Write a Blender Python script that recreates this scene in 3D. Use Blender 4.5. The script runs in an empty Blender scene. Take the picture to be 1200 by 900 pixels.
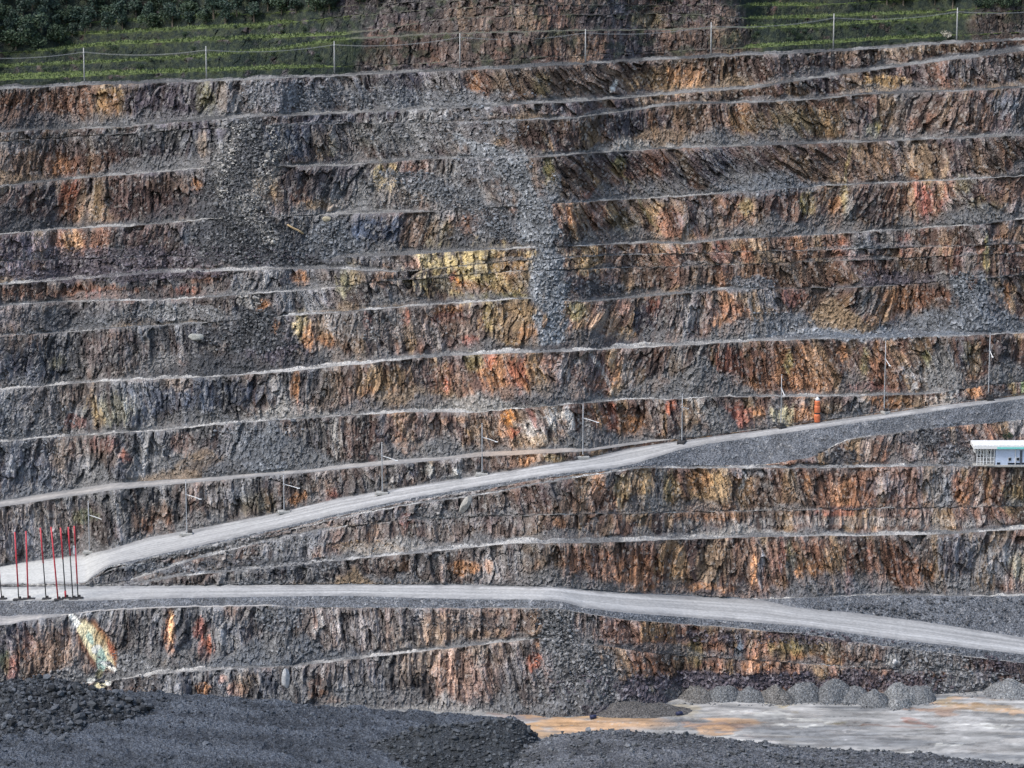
import bpy, math, random
import numpy as np
from mathutils import Vector, Matrix

random.seed(7)
RNG = np.random.default_rng(11)
R = math.radians
COL = bpy.context.scene.collection
scene = bpy.context.scene

# ------------------------------------------------------------------ camera geometry (metres)
F = 3585.0
PITCH = R(11.5)
ZC = 149.0
CP, SP = math.cos(PITCH), math.sin(PITCH)

def kslope(py):
    b = (450.0 - np.asarray(py, float)) / F
    return (-SP + b * CP) / (CP + b * SP)

def depth_of(Y, py):
    b = (450.0 - np.asarray(py, float)) / F
    return Y / (CP + b * SP)

def world(px, py, Y):
    """point of the sight line through (px, py) at distance Y north of the look-out"""
    d = depth_of(Y, py)
    return np.stack([(np.asarray(px, float) - 600.0) / F * d, Y + 0 * d, ZC + kslope(py) * Y], -1)

# ------------------------------------------------------------------ noise
def _hash(ix, iy, seed):
    h = (ix.astype(np.int64) * 374761393 + iy.astype(np.int64) * 668265263 + int(seed) * 2147483647) & 0xFFFFFFFF
    h = ((h ^ (h >> 13)) * 1274126177) & 0xFFFFFFFF
    h = ((h ^ (h >> 16)) * 2246822519) & 0xFFFFFFFF
    h = h ^ (h >> 15)
    return (h & 0xFFFFFF).astype(np.float64) / 16777215.0

def vn(x, y, seed=0):
    x0 = np.floor(x); y0 = np.floor(y)
    fx = x - x0; fy = y - y0
    fx = fx * fx * (3 - 2 * fx); fy = fy * fy * (3 - 2 * fy)
    a = _hash(x0, y0, seed); b = _hash(x0 + 1, y0, seed)
    c = _hash(x0, y0 + 1, seed); d = _hash(x0 + 1, y0 + 1, seed)
    return (a * (1 - fx) + b * fx) * (1 - fy) + (c * (1 - fx) + d * fx) * fy

def fbm(x, y, seed=0, octv=3, gain=0.5):
    s = 0.0; a = 1.0; t = 0.0
    for i in range(octv):
        s = s + a * vn(x * 2.03 ** i + 17.3 * i, y * 2.03 ** i - 9.1 * i, seed + i); t += a; a *= gain
    return s / t

def ridge(x, y, seed=0, octv=3):
    s = 0.0; a = 1.0; t = 0.0
    for i in range(octv):
        s = s + a * (1 - np.abs(2 * vn(x * 2.1 ** i + 5.7 * i, y * 2.1 ** i, seed + i) - 1)); t += a; a *= 0.5
    return s / t

def cells(x, y, seed=0):
    """Worley cells: random value of the nearest cell, and distance to the crack"""
    x0 = np.floor(x); y0 = np.floor(y)
    f1 = np.full(x.shape, 9.0); f2 = np.full(x.shape, 9.0); val = np.zeros(x.shape)
    for dx in (-1, 0, 1):
        for dy in (-1, 0, 1):
            cx = x0 + dx; cy = y0 + dy
            jx = cx + _hash(cx, cy, seed); jy = cy + _hash(cx, cy, seed + 7)
            d = (x - jx) ** 2 + (y - jy) ** 2
            v = _hash(cx, cy, seed + 13)
            near = d < f1
            f2 = np.where(near, f1, np.minimum(f2, d))
            val = np.where(near, v, val)
            f1 = np.where(near, d, f1)
    return val, np.sqrt(f2) - np.sqrt(f1)

def facets(x, y, seed=0):
    """Worley blocks whose faces are each tilted their own way"""
    x0 = np.floor(x); y0 = np.floor(y)
    f1 = np.full(x.shape, 9.0); f2 = np.full(x.shape, 9.0); val = np.zeros(x.shape); tilt = np.zeros(x.shape)
    for dx in (-1, 0, 1):
        for dy in (-1, 0, 1):
            cx = x0 + dx; cy = y0 + dy
            ox = x - cx - _hash(cx, cy, seed); oy = y - cy - _hash(cx, cy, seed + 7)
            d = ox ** 2 + oy ** 2
            v = _hash(cx, cy, seed + 13)
            tl = (_hash(cx, cy, seed + 17) - .5) * 2.6 * ox + (_hash(cx, cy, seed + 19) - .5) * 1.8 * oy
            near = d < f1
            f2 = np.where(near, f1, np.minimum(f2, d))
            val = np.where(near, v, val); tilt = np.where(near, tl, tilt)
            f1 = np.where(near, d, f1)
    return val, np.sqrt(f2) - np.sqrt(f1), tilt

def sstep(a, b, x):
    t = np.clip((x - a) / (b - a), 0, 1)
    return t * t * (3 - 2 * t)

def mix(a, b, w):
    return a * (1 - w[..., None]) + np.asarray(b) * w[..., None]

def poly(pts, x):
    p = np.array(pts, float)
    y = np.interp(x, p[:, 0], p[:, 1])
    # carry the end slopes on outside the traced range
    return y

# ------------------------------------------------------------------ materials
def new_mat(name):
    m = bpy.data.materials.new(name); m.use_nodes = True
    nt = m.node_tree
    for n in list(nt.nodes): nt.nodes.remove(n)
    out = nt.nodes.new('ShaderNodeOutputMaterial')
    bs = nt.nodes.new('ShaderNodeBsdfPrincipled')
    nt.links.new(bs.outputs[0], out.inputs[0])
    return m, nt, bs

def earth_mat(name, scale, bump, rough=0.95, dist=0.12, lo=0.62, hi=1.4, stretch=1.0, speck=0.0):
    """mineral colour from the mesh, broken up by grain noise"""
    m, nt, bs = new_mat(name)
    L = nt.links.new
    at = nt.nodes.new('ShaderNodeAttribute'); at.attribute_name = 'mineral'
    tc = nt.nodes.new('ShaderNodeTexCoord')
    mp = nt.nodes.new('ShaderNodeMapping'); mp.inputs['Scale'].default_value = (1, 1, stretch)
    L(tc.outputs['Object'], mp.inputs[0])
    n1 = nt.nodes.new('ShaderNodeTexNoise'); n1.inputs['Scale'].default_value = scale; n1.inputs['Detail'].default_value = 6
    n1.inputs['Roughness'].default_value = 0.65
    L(mp.outputs[0], n1.inputs['Vector'])
    mr = nt.nodes.new('ShaderNodeMapRange'); mr.inputs[1].default_value = 0.3; mr.inputs[2].default_value = 0.72
    mr.inputs[3].default_value = lo; mr.inputs[4].default_value = hi
    L(n1.outputs['Fac'], mr.inputs[0])
    vc = nt.nodes.new('ShaderNodeTexVoronoi'); vc.inputs['Scale'].default_value = scale * 1.5
    L(mp.outputs[0], vc.inputs['Vector'])
    sx = nt.nodes.new('ShaderNodeSeparateColor'); L(vc.outputs['Color'], sx.inputs[0])
    m2 = nt.nodes.new('ShaderNodeMapRange'); m2.inputs[1].default_value = 0.0; m2.inputs[2].default_value = 1.0
    m2.inputs[3].default_value = 1 - speck; m2.inputs[4].default_value = 1 + speck
    L(sx.outputs[0], m2.inputs[0])
    mm = nt.nodes.new('ShaderNodeMath'); mm.operation = 'MULTIPLY'; L(mr.outputs[0], mm.inputs[0]); L(m2.outputs[0], mm.inputs[1])
    mu = nt.nodes.new('ShaderNodeVectorMath'); mu.operation = 'SCALE'
    L(at.outputs['Color'], mu.inputs[0]); L(mm.outputs[0], mu.inputs['Scale'])
    L(mu.outputs[0], bs.inputs['Base Color'])
    n2 = nt.nodes.new('ShaderNodeTexVoronoi'); n2.inputs['Scale'].default_value = scale * 0.9
    L(mp.outputs[0], n2.inputs['Vector'])
    ad = nt.nodes.new('ShaderNodeMath'); ad.operation = 'ADD'
    L(n1.outputs['Fac'], ad.inputs[0]); L(n2.outputs['Distance'], ad.inputs[1])
    bp = nt.nodes.new('ShaderNodeBump'); bp.inputs['Strength'].default_value = bump; bp.inputs['Distance'].default_value = dist
    L(ad.outputs[0], bp.inputs['Height']); L(bp.outputs[0], bs.inputs['Normal'])
    bs.inputs['Roughness'].default_value = rough
    bs.inputs['Specular IOR Level'].default_value = 0.2
    return m

def plain_mat(name, col, rough=0.6, metal=0.0, var=0.25, scale=3.0):
    m, nt, bs = new_mat(name)
    n1 = nt.nodes.new('ShaderNodeTexNoise'); n1.inputs['Scale'].default_value = scale; n1.inputs['Detail'].default_value = 5
    tc = nt.nodes.new('ShaderNodeTexCoord'); nt.links.new(tc.outputs['Object'], n1.inputs['Vector'])
    cr = nt.nodes.new('ShaderNodeValToRGB')
    cr.color_ramp.elements[0].position = 0.3; cr.color_ramp.elements[1].position = 0.75
    cr.color_ramp.elements[0].color = (*[c * (1 - var) for c in col], 1)
    cr.color_ramp.elements[1].color = (*[min(1, c * (1 + var * 0.6)) for c in col], 1)
    nt.links.new(n1.outputs['Fac'], cr.inputs[0]); nt.links.new(cr.outputs[0], bs.inputs['Base Color'])
    bs.inputs['Roughness'].default_value = rough; bs.inputs['Metallic'].default_value = metal
    return m

def leaf_mat(name, c0, c1):
    m, nt, bs = new_mat(name)
    at = nt.nodes.new('ShaderNodeTexCoord')
    n1 = nt.nodes.new('ShaderNodeTexNoise'); n1.inputs['Scale'].default_value = 1.3; n1.inputs['Detail'].default_value = 4
    nt.links.new(at.outputs['Object'], n1.inputs['Vector'])
    cr = nt.nodes.new('ShaderNodeValToRGB')
    cr.color_ramp.elements[0].position = 0.35; cr.color_ramp.elements[1].position = 0.68
    cr.color_ramp.elements[0].color = (*c0, 1); cr.color_ramp.elements[1].color = (*c1, 1)
    nt.links.new(n1.outputs['Fac'], cr.inputs[0]); nt.links.new(cr.outputs[0], bs.inputs['Base Color'])
    bs.inputs['Roughness'].default_value = 0.7
    return m

M_ROCK = earth_mat('rock', 3.6, 0.8, dist=0.2, stretch=0.6, lo=.62, hi=1.42, speck=.2)
M_ROAD = earth_mat('road_dust', 2.0, 0.3, dist=0.05, lo=0.8, hi=1.18, speck=.06)
M_GRAVEL = earth_mat('gravel', 3.6, 1.0, dist=0.16, lo=0.5, hi=1.65, speck=.45)
M_FLOOR = earth_mat('silt', 0.8, 0.2, rough=0.55, dist=0.04, lo=0.88, hi=1.1)
M_HILL = earth_mat('turf', 2.0, 0.6, dist=0.15, lo=0.6, hi=1.45)
nt_ = M_FLOOR.node_tree; b_ = [n for n in nt_.nodes if n.type == 'BSDF_PRINCIPLED'][0]
w_ = nt_.nodes.new('ShaderNodeTexNoise'); w_.inputs['Scale'].default_value = .16; w_.inputs['Detail'].default_value = 5
t_ = nt_.nodes.new('ShaderNodeTexCoord'); p_ = nt_.nodes.new('ShaderNodeMapping'); p_.inputs['Scale'].default_value = (1, 2.5, 1)
nt_.links.new(t_.outputs['Object'], p_.inputs[0]); nt_.links.new(p_.outputs[0], w_.inputs['Vector'])
r_ = nt_.nodes.new('ShaderNodeMapRange'); r_.inputs[1].default_value = .42; r_.inputs[2].default_value = .56; r_.inputs[3].default_value = .12; r_.inputs[4].default_value = .8
nt_.links.new(w_.outputs['Fac'], r_.inputs[0]); nt_.links.new(r_.outputs[0], b_.inputs['Roughness']); b_.inputs['Specular IOR Level'].default_value = .5
M_RUBBLE = earth_mat('broken_rock', 2.5, 0.5, dist=0.08, lo=0.7, hi=1.35)
M_STEEL = plain_mat('galvanised_steel', (0.33, 0.345, 0.37), 0.45, 0.3)
M_WHITE = plain_mat('white_paint', (0.62, 0.63, 0.64), 0.55, 0, 0.18)
M_CONCRETE = plain_mat('concrete', (0.30, 0.30, 0.29), 0.9)
M_BLACK = plain_mat('black_rubber', (0.022, 0.022, 0.025), 0.7)
M_RED = plain_mat('red_paint', (0.42, 0.03, 0.045), 0.5, 0, 0.2)
M_ORANGE = plain_mat('orange_plastic', (0.62, 0.17, 0.07), 0.65, 0, 0.35)
M_POLE = plain_mat('concrete_pole', (0.34, 0.34, 0.34), 0.85)
M_WIRE = plain_mat('aluminium_wire', (0.2, 0.21, 0.22), 0.7)
M_SIDING = plain_mat('pale_blue_siding', (0.42, 0.49, 0.62), 0.6, 0, 0.1)
M_TEAL = plain_mat('teal_fascia', (0.16, 0.52, 0.50), 0.5, 0, 0.1)
M_DARKGLASS = plain_mat('dark_glass', (0.02, 0.025, 0.035), 0.15)
M_BLUE = plain_mat('blue_plastic', (0.012, 0.018, 0.06), 0.6)
M_BARK = plain_mat('bark', (0.11, 0.09, 0.07), 0.9)
M_LEAF = leaf_mat('dark_foliage', (0.010, 0.024, 0.020), (0.032, 0.062, 0.038))
M_LEAF2 = leaf_mat('mid_foliage', (0.015, 0.033, 0.018), (0.04, 0.068, 0.032))
M_DRY = leaf_mat('dry_foliage', (0.22, 0.2, 0.16), (0.42, 0.40, 0.34))
M_GRASS = leaf_mat('grass_blades', (0.044, 0.068, 0.022), (0.10, 0.132, 0.042))

# ------------------------------------------------------------------ mesh helpers
def link_mesh(name, verts, faces, mat, colors=None, smooth=False, parent=None, kind=None):
    me = bpy.data.meshes.new(name)
    verts = np.asarray(verts, np.float32).reshape(-1, 3)
    if isinstance(faces, np.ndarray):
        n = faces.shape[1]
        me.vertices.add(len(verts)); me.vertices.foreach_set('co', verts.ravel())
        me.loops.add(faces.size); me.loops.foreach_set('vertex_index', faces.astype(np.int32).ravel())
        me.polygons.add(len(faces))
        me.polygons.foreach_set('loop_start', np.arange(0, faces.size, n, dtype=np.int32))
        me.polygons.foreach_set('loop_total', np.full(len(faces), n, np.int32))
        me.update(calc_edges=True)
    else:
        me.from_pydata([tuple(v) for v in verts], [], faces)
    me.validate()
    if colors is not None:
        ca = me.color_attributes.new('mineral', 'FLOAT_COLOR', 'POINT')
        c4 = np.ones((len(verts), 4), np.float32); c4[:, :3] = np.asarray(colors).reshape(-1, 3)
        ca.data.foreach_set('color', c4.ravel())
    me.polygons.foreach_set('use_smooth', np.full(len(me.polygons), bool(smooth)))
    me.materials.append(mat)
    o = bpy.data.objects.new(name, me); COL.objects.link(o)
    if parent: o.parent = parent
    if kind: o['kind'] = kind
    return o

def grid_faces(nr, nc):
    i = np.arange(nr - 1)[:, None] * nc + np.arange(nc - 1)[None, :]
    return np.stack([i, i + 1, i + nc + 1, i + nc], -1).reshape(-1, 4)

class MB:
    """collects boxes, tubes and panels into one mesh"""
    def __init__(s): s.v = []; s.f = []
    def add(s, v, f):
        k = len(s.v); s.v += [tuple(p) for p in v]; s.f += [tuple(i + k for i in q) for q in f]; return s
    def box(s, c, d, bev=0.0, rot=None):
        x, y, z = [a / 2 for a in d]
        b = min(bev, x * .45, y * .45, z * .45)
        if b <= 0:
            v = [(-x, -y, -z), (x, -y, -z), (x, y, -z), (-x, y, -z), (-x, -y, z), (x, -y, z), (x, y, z), (-x, y, z)]
            f = [(3, 2, 1, 0), (4, 5, 6, 7), (0, 1, 5, 4), (1, 2, 6, 5), (2, 3, 7, 6), (3, 0, 4, 7)]
        else:
            v = []; f = []
            def ring(zz, i):
                return [(-x + i + b, -y + i, zz), (x - i - b, -y + i, zz), (x - i, -y + i + b, zz), (x - i, y - i - b, zz),
                        (x - i - b, y - i, zz), (-x + i + b, y - i, zz), (-x + i, y - i - b, zz), (-x + i, -y + i + b, zz)]
            for zz, i in ((-z, b), (-z + b, 0), (z - b, 0), (z, b)): v += ring(zz, i)
            for k in range(3):
                for j in range(8):
                    f.append((k * 8 + j, k * 8 + (j + 1) % 8, k * 8 + 8 + (j + 1) % 8, k * 8 + 8 + j))
            f.append(tuple(reversed(range(8)))); f.append(tuple(range(24, 32)))
        v = [Vector(p) for p in v]
        if rot: v = [rot @ p for p in v]
        return s.add([p + Vector(c) for p in v], f)
    def tube(s, pts, rad, n=8, caps=True):
        pts = [Vector(p) for p in pts]
        if not isinstance(rad, (list, tuple)): rad = [rad] * len(pts)
        rings = []
        for i, p in enumerate(pts):
            t = (pts[min(i + 1, len(pts) - 1)] - pts[max(i - 1, 0)]).normalized()
            u = t.cross(Vector((0.03, 1, 0.07)));
            if u.length < 1e-3: u = t.cross(Vector((1, 0, 0)))
            u.normalize(); w = t.cross(u)
            rings.append([p + (u * math.cos(a) + w * math.sin(a)) * rad[i] for a in [2 * math.pi * k / n for k in range(n)]])
        v = [q for r in rings for q in r]; f = []
        for i in range(len(pts) - 1):
            for k in range(n):
                f.append((i * n + k, i * n + (k + 1) % n, (i + 1) * n + (k + 1) % n, (i + 1) * n + k))
        if caps:
            f.append(tuple(reversed(range(n)))); f.append(tuple((len(pts) - 1) * n + k for k in range(n)))
        return s.add(v, f)
    def build(s, name, mat, parent=None, smooth=False):
        me = bpy.data.meshes.new(name); me.from_pydata(s.v, [], s.f); me.validate(); me.update()
        me.materials.append(mat)
        if smooth: me.polygons.foreach_set('use_smooth', [True] * len(me.polygons))
        o = bpy.data.objects.new(name, me); COL.objects.link(o)
        if parent: o.parent = parent
        return o

def thing(name, label, cat, loc=(0, 0, 0), rz=0, group=None):
    o = bpy.data.objects.new(name, None); COL.objects.link(o)
    o.empty_display_size = 0.3
    o.location = loc; o.rotation_euler = (0, 0, rz)
    o['label'] = label; o['category'] = cat
    if group: o['group'] = group
    return o
def tag(o, label, cat, group=None):
    o['label'] = label; o['category'] = cat
    if group: o['group'] = group
    return o
def dup(root, loc, rz=0, label=None, scale=None, name=None):
    r = root.copy(); COL.objects.link(r); r.location = loc; r.rotation_euler = (0, 0, rz)
    if label: r['label'] = label
    if scale: r.scale = scale
    for ch in list(root.children):
        c = ch.copy(); COL.objects.link(c); c.parent = r
        for g in ch.children:
            d = g.copy(); COL.objects.link(d); d.parent = c
    return r

# ------------------------------------------------------------------ the pit wall: bench lines, bottom to top
PX = np.concatenate([np.arange(-260, -30, 6.0), np.arange(-30, 1230, 1.1), np.arange(1230, 1470, 6.0)])
NC = len(PX)
# (name, crest polyline, berm width in traced units, kind of slope below it, slope angle, edge roughness)
LINES = [
 ('floor', [(-260,824),(0,815),(120,812),(200,826),(430,830),(580,834),(640,838),(700,836),(770,826),(800,817),(1000,816),(1080,815),(1200,806),(1470,796)], None, None, 0, .1),
 ('bench', [(-260,801),(0,800),(120,799),(180,791),(233,786),(350,780),(400,774),(517,761),(633,748),(680,752),(760,765),(1000,782),(1200,791),(1470,800)], [(110,0),(130,3),(200,6.5),(400,4),(600,3.5),(640,0)], 'rock', 66, .3),
 ('track', [(-260,752),(0,733),(80,720),(110,716),(207,711.5),(317,710),(350,712),(650,713),(733,726),(933,742),(1033,757),(1200,777),(1470,806)], [(-200,14),(0,11),(60,4),(84,0),(100,1.2),(310,1.2),(330,0)], 'rock', 68, .15),
 ('haul_road', [(-260,710),(0,704),(100,704),(200,701),(400,698),(533,702),(640,703),(660,705),(683,712),(733,718),(800,723),(933,733),(1033,747),(1200,767),(1470,806)],
    'H2', 'gravel', 40, .12),
 ('bench', [(-260,689),(100,686.7),(400,684.5),(533,684.5),(650,687.5),(733,694.5),(800,697),(890,702),(967,700),(1013,697.5),(1133,698.5),(1470,699)], [(880,0),(930,3),(1470,2.5)], 'gravel', 36, .2),
 ('bench', [(-260,688),(100,686),(160,684),(213,675),(267,670),(400,657),(500,647),(600,637),(700,636),(800,632),(900,629),(1017,628),(1107,626),(1200,620),(1470,610)], [(140,0),(170,3),(400,4),(600,6),(1017,4.5),(1470,4)], 'rock', 70, .3),
 ('bench', [(-260,687),(100,685.5),(150,680),(167,676),(220,658),(293,639),(383,620),(460,610),(560,605),(700,602),(1470,588)], [(150,0),(180,3),(370,3),(410,0)], 'rock', 50, .3),
 ('bench', [(-260,686.5),(100,685),(106,680),(128,668),(240,645),(400,607),(480,591),(560,581),(624,568),(700,556),(750,548),(800,548.5),(967,548.5),(1083,546.5),(1470,546)], [(300,0),(450,1.6),(700,1.6),(760,3),(1110,3.5),(1135,8),(1470,8)], 'rock', 68, .3),
 ('bench', [(-260,686),(100,684.5),(106,679),(128,665),(240,641),(400,604),(480,587),(560,575),(640,560),(720,551),(760,546),(800,546.5),(900,545),(950,536),(993,515),(1077,503.5),(1200,492),(1470,465)], [(960,0),(1000,1.3),(1070,1.3),(1090,0)], 'rock', 58, .2),
 ('haul_road', [(-260,685),(0,685),(100,684),(106,677),(128,663),(172,653),(240,638),(320,620),(400,601),(480,584),(560,570),(640,557),(720,548),(745,543),(760,538),(800,526),(830,520),(913,508.5),(987,498),(1100,481),(1200,467),(1470,430)],
    'H1', 'gravel', 38, .12),
 ('dirt_road', [(-260,632),(0,594),(133,574),(287,560),(400,550),(560,535),(687,529),(733,522),(790,514.5),(810,513),(913,499.5),(987,489.5),(1200,461),(1470,424)], [(-260,9),(0,9),(133,8),(287,6),(400,5.5),(687,5),(760,3),(790,0)], 'rock', 66, .2),
 ('bench', [(-260,540),(0,518),(67,512),(200,503.5),(287,494.5),(400,488),(467,483.5),(553,483.5),(620,478),(733,468),(787,468),(847,465),(1000,464.5),(1100,460.5),(1150,452),(1200,447),(1470,415)], [(-260,2.5),(400,2.6),(450,4.5),(530,4.5),(575,0),(610,0),(640,3),(1000,3),(1095,3),(1112,0)], 'rock', 70, .3),
 ('bench', [(-260,476),(0,457),(33,454),(140,446),(267,441),(320,437),(400,429),(493,419.5),(600,413.5),(650,412.5),(700,410),(800,405),(880,400),(960,397),(1130,394),(1200,390),(1470,372)], [(-260,1.2),(0,1.2),(33,2.6),(400,4.6),(700,5),(870,4.5),(920,9),(1120,9),(1160,4),(1470,3)], 'rock', 70, .3),
 ('bench', [(-260,408),(0,393),(63,390),(160,383),(233,379),(340,370),(400,366),(493,358),(613,350),(687,354),(800,343.5),(853,339),(1000,337),(1040,335),(1200,322),(1470,304)], [(45,0),(70,2.2),(225,2.2),(245,0),(325,0),(345,2.6),(600,2.6),(625,0),(668,0),(690,2),(800,2.8),(853,2.4),(890,0),(980,0),(1000,1.6),(1040,1.4),(1055,0)], 'rock', 66, .3),
 ('bench', [(-260,376),(0,358.5),(80,353.5),(187,352),(260,347.5),(287,345),(380,338.5),(450,330),(600,318),(800,312),(1000,305),(1470,285)], [(-260,2.2),(375,2.2),(398,0)], 'rock', 64, .3),
 ('bench', [(-260,354),(0,333.5),(87,327.5),(180,320.5),(267,317.5),(347,315),(400,315.5),(457,319),(500,316),(600,306),(700,300),(800,297),(1000,292),(1470,278)], [(-260,4),(267,4),(400,3.2),(450,2),(470,0)], 'rock', 66, .2),
 ('bench', [(-260,322),(0,306),(240,300),(330,302),(380,305),(417,301),(490,298),(567,293),(620,291),(680,288),(767,284.5),(800,286),(867,279.5),(1000,273),(1150,263),(1200,256),(1470,238)], [(370,0),(410,4),(480,4),(567,2.8),(620,2.2),(634,0),(670,0),(690,2),(800,2.6),(870,2.5),(930,0.6),(1000,1.6),(1150,1.2),(1470,1)], 'rock', 62, .3),
 ('bench', [(-260,294),(0,275),(60,269.5),(160,264.5),(213,260.5),(245,256),(330,254),(400,251.5),(493,248.5),(600,242),(700,235.5),(793,230.5),(880,225),(960,218),(1100,212),(1200,206),(1470,190)], [(-260,2.6),(225,2.6),(250,0),(370,0),(400,4),(480,3.4),(512,0),(680,0),(710,2.2),(880,2.4),(930,0.6),(1000,1.4),(1470,1.2)], 'rock', 68, .3),
 ('bench', [(-260,236),(0,219),(80,210.5),(213,199.5),(250,196.5),(330,195),(400,194.5),(500,187),(540,185.5),(633,184),(733,177),(800,173.5),(960,168.5),(1200,159),(1470,148)], [(-260,2.6),(215,2.6),(236,0),(320,0),(340,2.2),(520,2.2),(560,.8),(610,.8),(640,2.2),(800,2.8),(1470,3)], 'rock', 68, .3),
 ('bench', [(-260,182),(0,166),(250,150),(400,145),(540,143),(673,139),(747,128.5),(800,121.5),(880,120.5),(960,116.5),(1013,110.5),(1100,108),(1200,103),(1470,92)], [(530,0),(610,2),(747,2.6),(800,3.5),(880,2.5),(1470,2.5)], 'rock', 66, .3),
 ('bench', [(-260,172),(0,154.5),(133,149.5),(253,140),(283,137.5),(400,133.5),(493,128.5),(633,121.5),(733,115),(800,109.5),(880,103.5),(960,91),(1040,80),(1117,70),(1200,60),(1470,32)], [(-260,3),(400,3.5),(880,3.5),(960,5),(1470,6)], 'rock', 66, .25),
 ('bench', [(-260,117),(0,104.5),(100,99.5),(240,95.5),(400,89),(553,82),(606,80),(733,72),(800,69),(880,64.5),(967,61),(1020,57.5),(1120,50.5),(1200,47),(1470,32)], [(-260,4),(1470,4)], 'rock', 70, .25),
 ('terrace', [(-260,103),(0,94.5),(100,89.5),(240,83.5),(400,78),(553,72),(733,62),(870,56.5),(980,50),(1100,42.5),(1200,38),(1470,22)], [(-260,5),(0,5.5),(100,4.5),(240,3),(330,3),(400,0),(860,0),(880,3),(980,2.4),(1090,2),(1130,0)], 'hill', 52, .3),
 ('terrace', [(-260,88),(0,78.5),(100,74),(240,66.5),(330,58),(400,47),(520,40),(633,37),(800,34.5),(860,32.5),(955,31.5),(1040,26),(1116,19.5),(1200,12),(1470,-5)], [(-260,2),(300,2),(380,2),(520,.8),(860,.8),(885,2.4),(1110,2.4),(1140,0)], 'hill', 55, .3),
 ('terrace', [(-260,72),(0,62),(70,58.5),(100,54.5),(240,47.5),(400,41),(450,34),(520,22),(633,18),(800,16),(881,22),(955,20.5),(1025,17.5),(1078,15.5),(1200,5),(1470,-12)], [(30,0),(80,2.6),(400,2.8),(445,0),(870,0),(892,2.4),(1080,2.2),(1110,0)], 'hill', 52, .3),
 ('terrace', [(-260,56),(0,46),(60,41.5),(140,38.5),(240,33.5),(300,31.5),(333,27),(420,18),(520,10),(633,6),(870,6),(950,6.5),(1200,-8),(1470,-22)], [(50,0),(100,2.2),(330,2.4),(352,0),(865,0),(885,2.2),(950,2),(980,0)], 'hill', 52, .3),
 ('terrace', [(-260,42),(0,32),(138,25),(240,19),(333,14.5),(420,6),(633,-4),(1200,-25),(1470,-35)], [(100,0),(140,1.8),(260,1.8),(300,0)], 'hill', 52, .3),
 ('terrace', [(-260,-60),(1470,-110)], [(-260,2),(1470,2)], 'hill', 40, .3),
]
H2HI = [(-260,692),(0,688),(100,687),(213,686),(400,685),(533,685),(650,688),(733,695),(800,698),(893,703),(933,712),(1000,718),(1080,728),(1200,747),(1470,786)]
H1HI = [(-260,676),(0,664),(20,660),(48,656),(96,650),(128,644),(172,630),(240,618),(320,602),(400,583),(480,570),(560,557),(687,537),(740,525),(780,519),(800,516),(913,501.5),(987,491),(1100,475.5),(1200,463),(1470,427)]

def smooth1(a, sig):
    r = int(sig * 3); k = np.exp(-0.5 * (np.arange(-r, r + 1) / sig) ** 2); k /= k.sum()
    return np.convolve(np.pad(a, r, mode='edge'), k, mode='valid')

LO = []; HI = []
prev = None
for (nm, pts, w, kind, ang, er) in LINES:
    lo = poly(pts, PX)
    lo = smooth1(lo, 3) if nm != 'haul_road' else smooth1(lo, 1.5)
    if nm == 'floor':
        lo, hi = np.full(NC, 1010.0), lo
    else:
        lo = lo + (fbm(PX / 9.0, PX * 0 + len(LO) * 3.1, 5, 3) - .5) * (0.6 if 'road' in nm else 2.2)
        lo = np.minimum(lo, prev - 0.25)
        if w == 'H2': hi = smooth1(poly(H2HI, PX), 3)
        elif w == 'H1': hi = smooth1(poly(H1HI, PX), 3)
        else:
            ww = np.clip(poly(w, PX), 0, None)
            if nm in ('bench', 'terrace'): ww = ww * ((0.25 + 1.3 * fbm(PX / 22.0, PX * 0 + len(LO) * 7.7, 8, 3)) if nm == 'bench' else (.9 + .8 * fbm(PX / 22.0, PX * 0 + len(LO) * 7.7, 8, 3)))
            hi = lo - ww
        hi = np.minimum(hi, lo - 0.05)
    LO.append(lo); HI.append(hi); prev = hi

YTOE0 = 470.0
YLO = []; YHI = []
Zt = ZC + kslope(HI[0]) * YTOE0
# the pit floor is level
ZF = 0.0
yhi = (ZF - ZC) / kslope(HI[0]); ylo = (ZF - ZC) / kslope(LO[0])
YLO.append(ylo); YHI.append(yhi)
for i in range(1, len(LINES)):
    ang = LINES[i][4]
    th = math.tan(R(ang))
    if i == 9:   # the fill under the haul road on the right, steeper where it is a narrow windrow
        pass
    Y2 = YHI[-1]; Z2 = ZC + kslope(HI[i - 1]) * Y2
    k3 = kslope(LO[i])
    y1 = (ZC - Z2 + Y2 * th) / (th - k3)
    y1 = np.maximum(y1, Y2 + 0.005)
    Z1 = ZC + k3 * y1
    y2 = (Z1 - ZC) / kslope(HI[i])
    y1s = smooth1(y1, 8); y2s = smooth1(y2, 8)
    YLO.append(np.maximum(y1s, Y2 + 0.003)); YHI.append(np.maximum(y2s, y1s + 0.003))

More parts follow.
